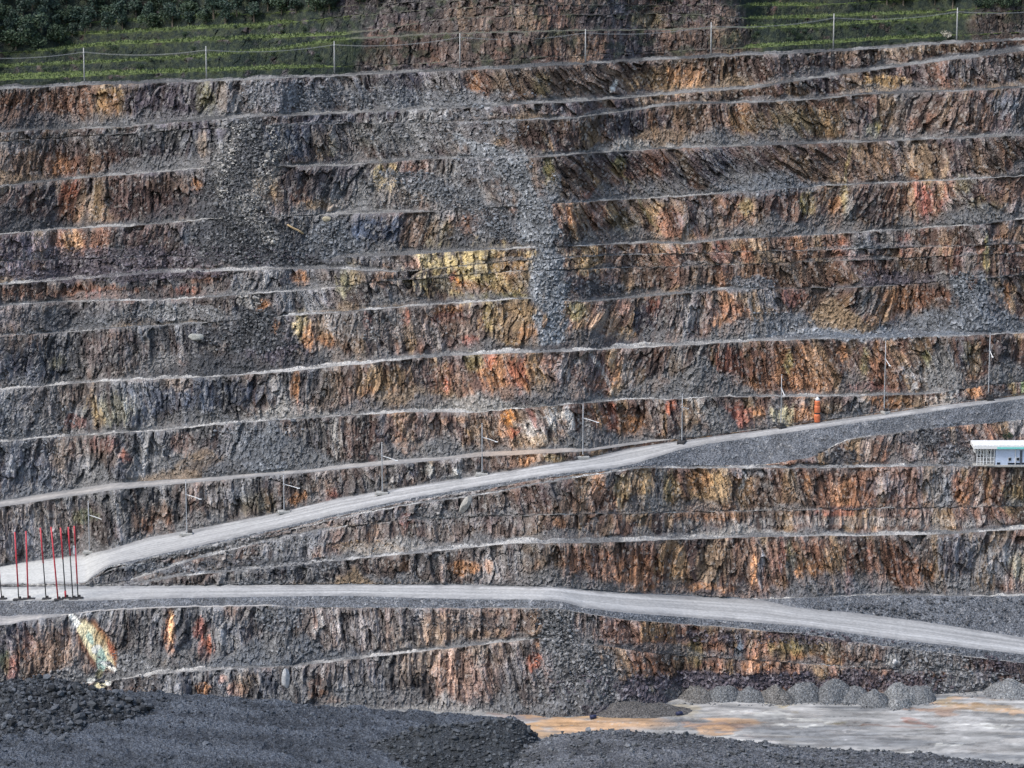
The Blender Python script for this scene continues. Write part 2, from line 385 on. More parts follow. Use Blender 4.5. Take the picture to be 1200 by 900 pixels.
# ---------- where a sight line meets the undisplaced wall
def hit(px, py):
    c = int(np.clip(np.searchsorted(PX, px), 0, NC - 1))
    for i in range(len(LINES)):
        if LO[i][c] >= py >= HI[i][c]:
            a, b, ya, yb = LO[i][c], HI[i][c], YLO[i][c], YHI[i][c]; break
        if i + 1 < len(LINES) and HI[i][c] >= py >= LO[i + 1][c]:
            a, b, ya, yb = HI[i][c], LO[i + 1][c], YHI[i][c], YLO[i + 1][c]; break
    else:
        a, b, ya, yb = LO[0][c], HI[0][c], YLO[0][c], YHI[0][c]
    za = ZC + kslope(a) * ya; zb = ZC + kslope(b) * yb
    k = float(kslope(py)); den = (zb - za) - k * (yb - ya)
    t = 0.0 if abs(den) < 1e-9 else (ZC + k * ya - za) / den
    t = min(1, max(0, t))
    return Vector(world(px, py, ya + t * (yb - ya)))
def on_road(px, py):
    c = int(np.clip(np.searchsorted(PX, px), 0, NC - 1))
    return any('road' in LINES[i][0] and LO[i][c] + 2 >= py >= HI[i][c] - 1 for i in range(len(LINES)))
def mpp(p):   # metres per traced pixel at a point
    return (p.y * CP - (p.z - ZC) * SP) / F

# ------------------------------------------------------------------ rock types, where they crop out
C = dict(
 rust=(.150,.078,.052), red=(.18,.072,.055), brown=(.115,.080,.060), maroon=(.068,.046,.042), ochre=(.26,.175,.092), orange=(.25,.132,.070),
 yellow=(.33,.26,.13), tan=(.215,.155,.10), pale=(.29,.28,.265), gray=(.14,.142,.146), bgray=(.125,.135,.15), dgray=(.062,.065,.072),
 navy=(.036,.044,.062), blue=(.10,.125,.155), olive=(.15,.135,.06), green=(.09,.13,.05), brick=(.27,.10,.062), pink=(.24,.15,.12), purple=(.075,.066,.078),
 white=(.6,.6,.56), cream=(.58,.52,.34), turq=(.30,.40,.34), peach=(.42,.26,.14), bright=(.45,.2,.06))
P = [ # x, y, rx, ry, rock, amount, (tilt deg)
 # top bench
 (60,125,75,24,'brown',.9),(30,125,40,22,'rust',.6),(132,122,18,22,'ochre',.95),(132,125,12,16,'orange',.5),(15,140,16,10,'orange',.5),(85,120,20,25,'rust',.5),(190,122,45,24,'purple',.9),(243,118,10,22,'olive',.6),(258,112,6,18,'tan',.7),
 (380,115,130,22,'bgray',.45),(430,115,50,20,'dgray',.6),(400,120,10,12,'brown',.5),(560,100,18,18,'rust',.6),(557,100,5,12,'orange',.7),(600,100,22,18,'tan',.5),(600,112,12,8,'orange',.6),(640,95,40,22,'brown',.6),(635,100,10,14,'olive',.4),
 (720,95,70,20,'brown',.6),(780,95,40,14,'ochre',.6),(805,90,26,14,'orange',.65),(850,95,30,16,'tan',.4),(920,80,70,16,'maroon',.6),(1036,97,26,11,'ochre',.95),(1060,66,60,10,'brown',.4),(1170,80,60,14,'bgray',.5),(960,98,40,9,'navy',.5),
 (717,103,3,10,'white',.6,30),
 # second bench
 (30,190,45,28,'brown',.75),(75,188,22,26,'rust',.8),(70,195,10,16,'orange',.6),(110,190,14,25,'tan',.35),(130,195,40,25,'rust',.5),(180,185,40,22,'purple',.5),(100,165,120,14,'gray',.5),(225,172,14,22,'navy',.5),(238,168,6,18,'tan',.4),
 (340,168,30,18,'navy',.9),(375,168,14,20,'tan',.6),(387,175,8,14,'olive',.4),(400,160,50,20,'gray',.5),(435,155,16,16,'olive',.35),(470,150,60,20,'gray',.6),(500,165,50,16,'pale',.25),(583,165,9,12,'tan',.8),(650,165,50,16,'maroon',.75),(690,160,12,16,'ochre',.6,-25),
 (740,150,50,22,'navy',.6),(765,145,6,16,'orange',.6,-15),(830,150,40,22,'brown',.5),(868,135,14,16,'orange',.5),(880,150,30,14,'rust',.4),(930,145,60,18,'olive',.3),(1038,135,12,22,'tan',.7),(1010,140,20,20,'navy',.5),(1025,152,10,8,'olive',.7),(1090,142,6,16,'rust',.7),(1130,135,40,18,'brown',.4),(1175,120,16,16,'blue',.6),
 # third
 (25,245,40,25,'maroon',.9),(82,226,11,17,'brick',.85),(80,245,14,18,'rust',.8),(115,235,9,28,'tan',.6),(115,230,5,20,'ochre',.5),(135,240,10,22,'brown',.5),(185,235,55,26,'maroon',.95),(200,215,30,12,'brown',.6),(232,216,8,7,'orange',.8),(225,255,16,4,'tan',.7),
 (313,215,14,16,'tan',.75),(320,230,12,12,'ochre',.35),(345,205,10,14,'navy',.6),(350,232,12,10,'rust',.6),(380,240,30,6,'ochre',.5),(430,225,60,20,'gray',.5),(450,207,16,16,'yellow',.75),(455,205,8,10,'ochre',.6),(488,203,14,14,'pink',.6),(470,225,30,14,'tan',.4),(520,200,25,12,'pale',.3),(560,235,20,14,'tan',.25),
 (645,205,8,25,'olive',.8,-10),(652,225,6,16,'ochre',.5,-20),(690,215,50,22,'brown',.65),(695,228,16,6,'red',.4),(727,192,10,12,'olive',.8),(750,205,30,20,'rust',.4),(775,195,8,20,'rust',.6),(790,205,12,18,'navy',.7),(815,205,8,24,'rust',.5,-8),(830,195,25,22,'navy',.6),(860,210,30,20,'blue',.3),
 (890,205,26,18,'gray',.4),(945,190,8,10,'ochre',.5),(960,200,30,25,'brown',.5),(978,212,10,12,'tan',.6),(1010,205,30,25,'brown',.5),(1080,195,28,26,'brown',.7),(1082,190,14,24,'tan',.55),(1088,212,10,12,'ochre',.6),(1070,212,4,10,'orange',.7),(1150,190,60,26,'brown',.35),(1195,200,12,20,'maroon',.7),
 (992,195,2.2,35,'yellow',.55,13),
 # fourth
 (25,290,40,18,'purple',.8),(85,285,22,18,'rust',.8),(85,282,10,14,'ochre',.4),(122,285,10,20,'rust',.8),(150,282,20,18,'dgray',.7),(175,280,30,18,'maroon',.7),(222,278,20,18,'navy',.7),(222,280,8,10,'blue',.4),
 (440,272,42,17,'navy',.95),(490,275,20,20,'brown',.8),(515,275,16,20,'tan',.55),(525,275,10,14,'olive',.3),(552,262,18,12,'rust',.8),(550,270,10,8,'orange',.5),(610,270,20,20,'gray',.4),(671,258,5,24,'orange',.9,-8),(674,285,5,20,'tan',.7,-4),
 (745,258,26,22,'brown',.7),(718,245,8,10,'ochre',.5),(730,262,20,14,'olive',.3),(768,248,10,14,'ochre',.6),(785,260,18,18,'rust',.85),(820,255,26,18,'blue',.35),(850,255,14,18,'brown',.4),(875,240,8,8,'yellow',.5),(905,245,14,25,'maroon',.7),(948,240,10,16,'yellow',.55),(940,242,5,14,'olive',.7),(960,240,6,20,'maroon',.6),(979,250,9,18,'orange',.85),(989,235,4,14,'yellow',.7),(995,245,8,16,'pale',.5),
 (1020,240,14,20,'navy',.4),(1078,240,12,25,'red',.7,-8),(1095,235,14,22,'red',.75,10),(1110,225,14,12,'rust',.7),(1120,250,16,20,'gray',.5),(1155,245,20,16,'olive',.35),(1190,250,20,16,'bgray',.4),(1130,215,12,10,'olive',.4),
 # fifth
 (120,312,140,10,'purple',.65),(880,293,22,14,'tan',.7),(870,298,10,12,'orange',.6),(935,290,10,14,'orange',.6),(940,300,20,14,'rust',.5),(985,290,12,14,'brick',.55),(975,300,12,18,'rust',.6),(1010,300,20,25,'gray',.5),(1060,290,10,14,'red',.7),(1075,300,16,20,'brown',.6),(1120,300,16,20,'red',.4),(1105,275,10,14,'tan',.4),(1140,275,12,10,'pale',.3),(1175,282,10,10,'orange',.7),(1155,305,4,18,'yellow',.9),(1155,285,3,10,'olive',.7),(1168,310,6,20,'brown',.6),(1188,310,14,24,'maroon',.9),(1135,310,10,20,'gray',.5),
 (560,318,74,32,'yellow',.8),(575,325,32,22,'ochre',.8),(562,318,34,18,'yellow',.9),(545,310,25,10,'yellow',.7),(534,325,8,9,'brick',1.0),(540,330,8,7,'bright',.8),(547,322,14,10,'yellow',.9),(598,310,22,16,'orange',.5),(610,325,14,12,'maroon',.55),(590,348,35,5,'olive',.7),(550,338,22,7,'red',.5),(520,335,10,12,'navy',.6),
 (482,310,8,8,'pink',.8),(450,325,14,12,'orange',.45),(407,325,12,20,'olive',.55),(418,320,10,14,'tan',.5),(352,325,12,8,'orange',.8),(335,325,10,10,'navy',.5),
 (693,305,20,16,'ochre',.85),(697,300,12,10,'tan',.8),(672,308,6,16,'tan',.6),(720,310,16,20,'maroon',.7),(745,310,30,20,'brown',.7),(790,312,14,20,'rust',.75),(845,308,12,22,'red',.6),(845,325,14,8,'orange',.5),(880,315,16,16,'orange',.5),(875,300,8,10,'brick',.5),(920,315,25,18,'tan',.25),(855,320,70,24,'brown',.5),(805,320,8,16,'maroon',.6),(960,310,20,20,'brown',.5),(1010,310,14,14,'red',.4),(1040,315,40,18,'brown',.35),
 # sixth
 (120,343,120,9,'rust',.75),(60,340,20,8,'brown',.6),(110,347,10,6,'red',.8),(215,340,10,8,'red',.6),(240,325,18,8,'rust',.7),(120,370,130,16,'dgray',.35),(210,365,60,12,'gray',.3),
 (311,366,10,16,'orange',.95,-25),(322,385,9,14,'orange',.95,-20),(330,405,6,10,'ochre',.8),(352,382,10,18,'yellow',.6),(362,395,8,14,'orange',.85),(380,398,10,8,'orange',.8),(382,385,16,12,'tan',.5),(395,375,12,14,'gray',.4),
 (430,375,40,20,'gray',.4),(428,377,8,10,'red',.6),(476,372,5,10,'brick',.7),(460,390,30,12,'brown',.3),(525,362,18,5,'orange',.9),(530,372,22,8,'red',.5),(540,385,25,14,'brown',.6),(553,398,10,8,'red',.75),(566,378,7,8,'orange',.6),(573,372,12,20,'yellow',1.0),(605,372,42,22,'ochre',.6),(600,370,35,16,'tan',.55),(610,360,25,8,'ochre',.5),(630,388,22,12,'orange',.7),(600,402,20,5,'ochre',.6),(585,390,14,8,'tan',.6),
 (678,365,10,12,'olive',.6),(690,375,10,12,'tan',.4),(729,358,9,10,'pink',.8),(715,375,12,14,'tan',.4),(732,390,14,8,'ochre',.6),(755,378,12,20,'navy',.8),(768,360,8,10,'red',.55),(800,370,30,20,'gray',.55),(851,350,8,12,'orange',.8),(857,372,22,20,'rust',.75),(845,380,10,12,'orange',.6),(905,352,25,12,'bgray',.5),(930,348,16,10,'red',.6),(965,355,24,12,'brown',.6),(1012,352,16,14,'gray',.6),(1040,350,8,14,'brown',.5),(1062,352,22,18,'orange',.6),(1078,350,10,16,'rust',.8),(1100,345,20,8,'rust',.8),(1017,379,10,4,'orange',.8),(1060,385,50,8,'bgray',.4),(1085,370,30,10,'bgray',.4),
 (1180,345,6,16,'orange',.8),(1195,365,8,25,'maroon',.9),(1188,350,4,18,'tan',.6),
 # seventh
 (25,430,50,20,'navy',.7),(110,410,14,16,'rust',.45),(65,425,10,10,'olive',.5),(120,415,100,16,'dgray',.5),(185,420,25,16,'gray',.3),(215,428,10,8,'pink',.5),
 (110,475,8,20,'tan',.7),(90,495,14,8,'red',.6),(115,490,8,14,'ochre',.5),(90,460,20,18,'brown',.5),(130,480,30,20,'olive',.3),(210,470,60,22,'navy',.55),(260,460,40,18,'navy',.7),(300,455,14,14,'navy',.6),(205,450,16,8,'tan',.3),
 (345,455,6,24,'orange',.95),(350,480,10,8,'brick',.6),(362,484,10,5,'red',.8),(372,450,14,20,'dgray',.5),(330,462,12,25,'gray',.5),(445,455,30,26,'tan',.5),(440,455,20,24,'ochre',.45),(465,470,14,20,'orange',.55),(430,470,10,16,'orange',.5),(500,445,22,22,'maroon',.75),(523,450,12,24,'rust',.9),(525,455,6,12,'brick',.7),(545,455,16,24,'brown',.7),
 (600,445,48,34,'rust',.9),(580,430,18,20,'orange',.9),(610,440,16,24,'brick',.65),(625,440,14,30,'ochre',.6),(600,460,30,20,'orange',.6),(573,420,8,10,'brick',.7),(555,425,10,12,'olive',.5),(640,450,14,20,'tan',.6),(650,425,14,10,'rust',.5),(660,460,12,14,'maroon',.4),(665,430,14,14,'gray',.5),
 (677,457,13,10,'orange',1.0),(685,440,12,12,'brown',.5),(700,430,14,14,'navy',.5),(715,420,8,14,'ochre',.6),(725,455,8,8,'tan',.8),(722,440,5,14,'orange',.6),(735,430,8,25,'pale',.3),(770,445,30,24,'gray',.5),(772,452,12,8,'orange',.7),(765,430,14,12,'maroon',.5),(795,430,10,14,'tan',.4),(815,430,20,25,'gray',.5),
 (900,432,64,32,'rust',.85),(860,430,18,24,'red',.5),(935,432,40,30,'orange',.6),(880,450,26,10,'orange',.5),(965,440,12,18,'orange',.5),(902,420,5,30,'maroon',.7),(875,420,3,30,'maroon',.7),(925,422,6,14,'olive',.7),(955,420,14,20,'tan',.4),(1000,430,40,32,'brown',.6),(985,415,9,10,'orange',.8),(1005,420,8,25,'maroon',.8),(1015,430,6,25,'olive',.6),(1028,420,5,26,'orange',.95),(1035,440,22,25,'rust',.85),(1015,453,25,6,'red',.8),(1048,425,10,25,'brown',.6),
 (1095,435,35,28,'gray',.85),(1085,422,4,12,'olive',.8),(1070,415,10,12,'tan',.4),(1105,440,25,16,'pale',.3),(1143,420,9,26,'tan',.95),(1140,450,10,14,'orange',.95),(1135,410,6,12,'olive',.5),(1180,430,20,30,'dgray',.6),(1185,455,4,16,'yellow',.4),(1198,450,3,10,'green',.7),(1128,415,10,20,'navy',.55,-20),
 # eighth
 (30,540,45,30,'navy',.6),(25,560,35,20,'blue',.2),(120,520,18,12,'red',.45),(147,535,7,8,'brick',.6),(175,540,30,20,'gray',.4),(215,520,14,14,'rust',.4),(130,535,20,14,'brown',.4),(70,530,10,25,'tan',.35),(245,535,25,25,'maroon',.35),(290,520,40,20,'bgray',.5),(345,535,25,20,'bgray',.5),(360,520,14,14,'purple',.5),(325,505,12,10,'pale',.4),(395,510,10,25,'pale',.4),(375,510,30,18,'gray',.3),
 (410,505,8,12,'brown',.5),(430,520,30,22,'maroon',.75),(436,538,5,6,'brick',.5),(475,505,14,16,'pink',.45),(478,525,18,14,'orange',.7),(520,515,35,20,'gray',.4),(548,515,7,10,'ochre',1.0),(535,492,16,4,'orange',.5),(545,500,50,14,'brown',.35),(593,490,10,12,'bright',.8),(600,507,10,6,'brick',.9),(588,505,10,10,'orange',.7),(575,495,16,14,'brown',.6),(565,505,12,12,'tan',.4),
 (650,500,34,22,'pale',.65),(660,490,20,12,'pale',.5),(658,505,5,16,'orange',.5),(640,515,14,8,'ochre',.4),(585,525,35,10,'brown',.5),(620,520,20,8,'tan',.5),(716,485,10,16,'brick',.8),(708,490,5,10,'orange',.6),(744,497,18,18,'orange',.95),(740,482,20,6,'maroon',.6),(768,490,10,20,'gray',.5),(787,475,6,10,'brick',.95),(795,485,5,16,'maroon',.5),(812,490,14,20,'tan',.5),(825,500,5,14,'orange',.8,-20),(838,495,10,14,'dgray',.7),(870,490,22,16,'red',.75),(888,488,6,14,'orange',.95),(905,490,10,16,'bgray',.6),(916,490,9,12,'cream',.85),(928,488,3,13,'cream',.8,15),(905,484,4,8,'cream',.5),(945,490,18,14,'orange',.75),(975,485,20,14,'tan',.5),(1000,482,14,14,'gray',.5),(1027,478,6,18,'orange',.95),(1050,478,16,12,'orange',.9),(1080,475,18,10,'tan',.5),(1100,470,20,6,'pale',.4),
 # between the roads
 (182,612,26,20,'brown',.8),(178,618,14,12,'rust',.6),(200,615,5,14,'rust',.6),(50,620,14,25,'pale',.35),(30,630,30,25,'navy',.4),(100,605,14,8,'green',.35),(350,584,11,10,'orange',.9),(390,580,8,8,'red',.7),(380,570,14,10,'brown',.5),(430,570,30,12,'gray',.4),(455,570,10,10,'pale',.5),(535,553,5,8,'white',.4),(503,550,6,6,'white',.3),(617,541,9,7,'orange',.9),(650,537,14,5,'yellow',.4),(525,560,20,8,'navy',.4),(300,590,22,14,'olive',.2),(265,580,30,10,'bgray',.4),
 # under the haul road
 (430,600,40,14,'dgray',.4),(478,608,8,8,'red',.7),(440,625,6,14,'brown',.9),(432,632,3,10,'orange',.5),(530,600,60,20,'bgray',.35),(600,605,30,20,'dgray',.5),(575,610,10,10,'maroon',.6),(655,600,14,14,'brown',.8),(655,612,8,6,'orange',.7),(615,580,12,12,'maroon',.4),(640,580,12,14,'navy',.4),(702,565,8,14,'orange',.85),(710,590,25,20,'rust',.45),(680,595,20,20,'brown',.5),(730,575,12,20,'olive',.4),(748,570,16,16,'tan',.8),(755,565,6,16,'ochre',.7),(740,600,14,14,'tan',.5),(785,575,12,20,'yellow',.5),(772,570,5,20,'bgray',.8),(800,590,20,20,'brown',.6),
 (833,570,26,22,'ochre',.95),(820,565,14,14,'orange',.6),(845,580,20,14,'tan',.6),(835,600,40,10,'orange',.5),(872,565,3,20,'pale',.8,20),(865,560,5,10,'orange',.8),(890,590,30,18,'brown',.6),(880,555,25,6,'bgray',.6),(945,570,4,14,'orange',.9),(935,590,16,20,'brown',.6),(965,580,10,20,'rust',.7),(990,585,16,24,'orange',.75),(1003,580,10,20,'rust',.6),(985,600,25,6,'red',.6),(1040,590,20,20,'maroon',.4),(1040,570,20,14,'bgray',.4),(1075,590,18,16,'rust',.4),(1085,560,10,14,'navy',.4),(1127,575,12,20,'rust',.85),(1125,585,8,10,'orange',.6),(1165,590,14,20,'rust',.55),(1150,575,5,20,'pale',.4),(1100,575,14,20,'bgray',.6),(1190,585,14,20,'olive',.4),(1000,612,200,5,'pale',.3),
 # lower rust bench
 (545,664,20,8,'orange',.9),(572,664,5,8,'orange',.8),(628,662,6,8,'orange',.85),(600,660,40,14,'gray',.4),(475,662,6,8,'orange',.7),(460,660,14,12,'brown',.5),(500,660,20,14,'bgray',.3),(640,665,30,14,'tan',.3),
 (700,662,60,28,'brown',.75),(690,665,30,22,'rust',.7),(760,665,50,28,'rust',.8),(740,670,20,18,'orange',.45),(790,660,20,28,'ochre',.55),(775,690,50,4,'orange',.6),(815,655,8,26,'maroon',.95,-12),(840,660,20,28,'tan',.6),(870,660,20,22,'brown',.6),(884,670,5,14,'orange',.9),(892,665,4,20,'bgray',.7),(905,670,12,20,'maroon',.5),(915,650,4,25,'red',.8),(925,655,5,20,'green',.3),(927,665,6,14,'bgray',.5),(950,668,16,16,'orange',.95),(945,675,10,10,'bright',.6),(960,645,25,14,'rust',.7),(995,665,5,26,'red',.95),(980,655,16,20,'ochre',.4),(1020,660,5,26,'red',.8),(1010,655,25,25,'brown',.6),(1045,660,16,26,'rust',.75),(1058,660,4,24,'maroon',.8),(1085,670,12,14,'orange',.75),(1070,670,14,18,'rust',.8),(830,688,30,4,'orange',.6),(1130,655,35,28,'bgray',.6),(1120,650,16,25,'navy',.45),(1180,660,30,25,'gray',.4),(1195,665,10,16,'olive',.3),
 # bottom of the pit
 (55,762,42,30,'brown',.8),(35,760,14,16,'rust',.6),(60,780,26,16,'brown',.7),(12,780,10,14,'red',.55),(5,775,5,14,'green',.3),(70,745,30,8,'maroon',.4),(20,745,30,14,'purple',.4),(198,745,7,32,'rust',.95),(200,738,3,22,'peach',.7),(205,772,12,12,'rust',.55),(190,778,8,8,'ochre',.5),(235,735,8,12,'red',.75),(242,762,9,14,'brick',.85),(220,772,14,10,'brown',.6),(372,730,6,16,'pale',.35),(370,725,3,10,'rust',.5),(150,740,30,25,'dgray',.4),(310,745,25,20,'navy',.4),(430,740,50,25,'gray',.3),
 (530,770,60,40,'tan',.4),(540,800,40,40,'pink',.5),(520,740,60,14,'brown',.35),(575,790,25,25,'maroon',.3),(480,790,14,30,'brown',.3),(628,755,5,10,'orange',.8),(625,775,8,9,'brick',.85),(600,790,16,20,'bgray',.3),
 (240,806,9,7,'orange',.9),(262,795,6,6,'pink',.7),(280,808,10,8,'pink',.7),(290,800,14,14,'tan',.4),(315,800,12,16,'navy',.5),(370,805,8,14,'rust',.6),(392,820,10,5,'orange',.7),(375,815,14,8,'orange',.5),(420,800,30,25,'bgray',.4),(335,805,14,20,'dgray',.5),
 (780,768,32,24,'orange',.5),(770,770,24,22,'rust',.8),(800,770,26,22,'brown',.8),(795,775,10,20,'tan',.4),(835,768,24,20,'rust',.75),(815,765,8,16,'olive',.5),(850,770,4,20,'brown',.6),(867,763,5,20,'blue',.9),(900,765,30,18,'rust',.8),(890,775,30,8,'orange',.55),(930,770,18,8,'orange',.85),(920,760,16,12,'olive',.4),(1000,760,40,12,'pale',.25),(1048,775,8,8,'white',.5),(800,795,5,8,'red',.7),(760,800,8,10,'olive',.4),(945,760,30,10,'green',.15),
 # hill above the pit
 (460,62,60,18,'brown',.9),(445,50,20,14,'rust',.6),(450,65,12,14,'tan',.75),(510,65,20,12,'rust',.5),(510,70,6,8,'orange',.6),(560,20,50,22,'brown',.85),(545,20,10,25,'tan',.55),(620,18,40,22,'brown',.8),(620,20,14,20,'tan',.55),(660,20,30,20,'rust',.6),(690,15,20,20,'tan',.4),(720,20,40,20,'navy',.6),(760,22,20,10,'olive',.6),(600,60,70,16,'brown',.75),(590,60,14,12,'rust',.6),(640,65,16,10,'rust',.6),(690,58,20,16,'orange',.5),(680,55,14,18,'tan',.6),(640,50,12,10,'tan',.5),(740,55,25,14,'navy',.7),(800,45,40,30,'brown',.6),(850,40,20,30,'tan',.6),(860,50,12,14,'olive',.5),(840,10,14,14,'pink',.5),(800,15,30,14,'navy',.5),(330,70,20,10,'rust',.4),(335,72,6,8,'tan',.6),(390,58,12,14,'tan',.5),(300,62,80,12,'navy',.6),(500,40,40,8,'brown',.5),(480,30,14,8,'orange',.3),
 (1030,60,80,7,'brown',.7),(1060,55,40,8,'tan',.4),(1150,42,40,8,'brown',.7),(1185,20,20,14,'brown',.5),(1170,45,10,6,'pink',.4),
 # joints and veins that cut across the benches
 (470,535,5,38,'navy',.7,-42),(488,520,4,40,'tan',.6,-40),(545,515,5,44,'maroon',.8,-36),(690,455,6,44,'maroon',.8,-36),(655,450,5,36,'maroon',.65,-38),(560,455,6,40,'maroon',.7,-34),(640,500,3,26,'maroon',.7,-50),(665,505,3,24,'dgray',.7,-48),(615,470,4,34,'red',.6,-25),(710,445,3,34,'pale',.5,-30),(830,490,2.5,24,'pale',.6,-28),(815,480,2.5,26,'pale',.5,-35),
 (700,215,4,40,'ochre',.5,-30),(720,225,4,40,'maroon',.7,-32),(750,235,3,40,'olive',.5,-30),(780,200,4,40,'maroon',.6,-28),(680,255,3,40,'ochre',.5,-25),(860,140,4,36,'ochre',.5,-25),(905,150,4,36,'maroon',.6,-22),(640,160,3,30,'ochre',.4,-25),(815,260,3,34,'maroon',.7,-20),
 (1066,225,4,46,'tan',.6,-10),(1100,225,4,40,'tan',.55,14),(1050,195,3,40,'maroon',.7,-8),(1120,280,4,50,'tan',.45,10),(1095,300,4,40,'maroon',.7,8),(430,470,3,30,'maroon',.6,-10),(478,455,4,30,'maroon',.8,-8),(505,462,5,24,'maroon',.8,0),
 (355,520,3,30,'pale',.5,-8),(392,515,2.5,28,'pale',.5,-6),(985,440,3,34,'maroon',.7,-8),(890,435,3,34,'maroon',.7,-8),(840,430,2,30,'tan',.8,-12),(700,660,4,30,'maroon',.7,-8),(735,655,3,30,'maroon',.7,0),(860,650,4,28,'maroon',.6,-6),
]
SCREE = [ # x, y, rx, ry, rock, amount
 (1110,515,40,20,'dgray',.75),(1125,535,30,14,'bgray',.6),(985,536,30,12,'dgray',.8),(1080,512,30,10,'dgray',.7),
 
 (560,150,60,20,'bgray',.5),(575,195,50,18,'bgray',.6),(520,225,40,25,'gray',.5),(470,220,50,25,'gray',.4),(560,275,40,14,'dgray',.6),
 (665,330,16,18,'navy',.5),(700,338,40,8,'dgray',.8),(820,340,20,6,'gray',.5),(320,408,36,14,'purple',.9),(255,390,25,16,'dgray',.8),(295,350,14,14,'pale',.5),
 (975,374,28,15,'tan',.7),(910,375,40,12,'bgray',.7),(1000,391,130,8,'blue',.9),(880,332,30,10,'bgray',.8),(1050,325,50,10,'purple',.5),(900,222,60,8,'bgray',.5),
 (317,545,26,12,'bgray',1),(318,535,12,12,'bgray',.9),(180,300,190,12,'purple',.7),(110,322,160,9,'purple',.8),(210,365,70,8,'gray',.7),(90,375,90,14,'dgray',.5),
 (700,810,60,20,'purple',.9),(850,798,140,12,'purple',.95),(1000,800,130,16,'purple',.8),(1080,770,60,22,'gray',.7),(1140,800,60,18,'gray',.8),(1180,780,40,20,'purple',.6),(650,745,30,20,'gray',.6),(560,730,90,10,'dgray',.5),(960,745,200,10,'purple',.6),
 (330,725,30,16,'bgray',.6),(330,760,26,14,'gray',.7),(150,775,40,14,'gray',.8),(155,800,40,10,'dgray',.7),(45,795,20,8,'brown',.8),(80,790,20,8,'gray',.8),(220,640,90,14,'gray',.7),(200,665,60,8,'bgray',.6),(330,635,60,10,'gray',.6),(430,640,40,8,'tan',.4),(320,660,100,8,'dgray',.7),(430,643,30,6,'pale',.35),(510,600,40,8,'gray',.4),
 (1000,718,60,12,'dgray',.8),(1120,715,120,16,'dgray',1),(470,115,170,14,'bgray',.5),(330,112,60,20,'bgray',.5),(480,162,70,18,'gray',.45),(450,385,80,16,'gray',.3),(250,545,50,12,'dgray',.5),(40,500,60,40,'bgray',.25),(300,500,60,20,'bgray',.4),
]
SEEP = [ # stains where water runs down the lower wall
 (114,756,19,36,'rust',.95,-30),(117,756,15,32,'orange',.95,-32),(127,764,9,14,'brick',.9,-20),(113,756,12,34,'cream',1,-32),(104,742,7,14,'cream',1,-33),(118,748,7,12,'ochre',.7,-33),(105,746,4,10,'turq',.9,-33),(114,760,7,6,'white',.9,-20),(119,772,7,15,'turq',1,-6),(127,780,13,3,'white',.8,30),(117,788,4,6,'olive',.6),
 (83,719,3,10,'white',1,-24),(90,730,4,10,'white',.95,-32),(97,739,6,8,'cream',.95,-33),(107,796,7,4,'white',.8,-30),(119,801,9,4,'cream',.9,-20),(126,800,4,3,'white',.8),
]

FANS = [ # x, height share, spread, rock, face (counted from the pit floor)
 (318,.95,1.3,'bgray',10),(345,.6,1.6,'gray',10),(690,.5,2,'gray',10),(520,.5,1.8,'gray',10),(840,.9,.8,'gray',10),
 (975,.8,1.1,'tan',12),(935,.55,1.8,'bgray',12),(1145,.9,.9,'bgray',12),(1100,.5,2.2,'bgray',12),(240,.5,1.8,'dgray',12),(300,.8,1.5,'dgray',12),(875,.5,2,'gray',12),
 (395,.9,1.0,'gray',15),(365,.6,1.3,'bgray',15),(470,.6,1.6,'pale',5),(425,.5,1.6,'gray',5),(415,.7,1.3,'tan',4),(560,.5,2,'gray',5),(860,.45,3,'pale',5),(960,.4,3,'gray',5),
 (328,.7,1.4,'gray',1),(300,.5,1.5,'bgray',1),(352,.6,1.2,'bgray',1),(150,.5,1.6,'gray',1),(540,.3,2,'gray',1),(60,.35,1.4,'tan',0),
 (660,.6,1.2,'gray',0),(690,.8,1.0,'gray',0),(740,.5,1.6,'purple',0),(600,.4,1.6,'gray',0),(520,.35,1.5,'pale',0),
 (560,.4,2,'pale',11),(770,.5,1.8,'gray',11),(820,.8,1.0,'gray',11),(335,.5,1.6,'pale',11),(1180,.5,1.5,'gray',11),
 (905,.5,2.2,'bgray',17),(840,.5,2,'gray',18),(1150,.5,2,'gray',16),(905,.5,2,'gray',16),(700,.5,2,'dgray',14),(1040,.6,2,'purple',13),(730,.4,2.2,'pale',18),
]
TONGUES = [ # centre line (x, y, half width), rock, amount
 ([(290,136,8),(296,158,16),(288,185,30),(270,215,36),(276,250,46),(296,280,62),(318,312,96)], 'dgray', .92),
 ([(320,148,6),(318,180,9),(305,215,14),(295,250,14),(318,285,10)], 'pale', .4),
 ([(285,145,8),(272,175,9),(262,205,10),(258,240,8)], 'pale', .3),
 ([(548,160,12),(582,182,26),(604,212,26),(618,250,22),(629,285,19),(639,320,18),(648,360,16),(657,402,13)], 'chute', 1),
 ([(655,200,5),(640,230,8),(628,262,8)], 'chute', .7),
 ([(470,200,30),(520,225,34),(570,250,30),(600,280,18)], 'bgray', .7),
 ([(1128,318,8),(1140,345,20),(1146,372,38),(1150,388,55)], 'bgray', 1),
 ([(640,712,14),(655,740,24),(680,780,44),(690,826,66)], 'gray', .95),
 ([(300,362,14),(300,385,34),(302,412,56)], 'dgray', 1),
 ([(388,258,8),(392,278,20),(396,302,40)], 'bgray', .9),
]
def tongue_w(qx, qy, pts):
    p = np.array(pts, float)
    cx = np.interp(qy, p[:, 1], p[:, 0]); hw = np.interp(qy, p[:, 1], p[:, 2])
    r = np.abs(qx - cx) / hw
    out = np.maximum(p[0, 1] - qy, qy - p[-1, 1]) / 6.0
    return np.maximum(r, 1 + np.clip(out, -1, 9))
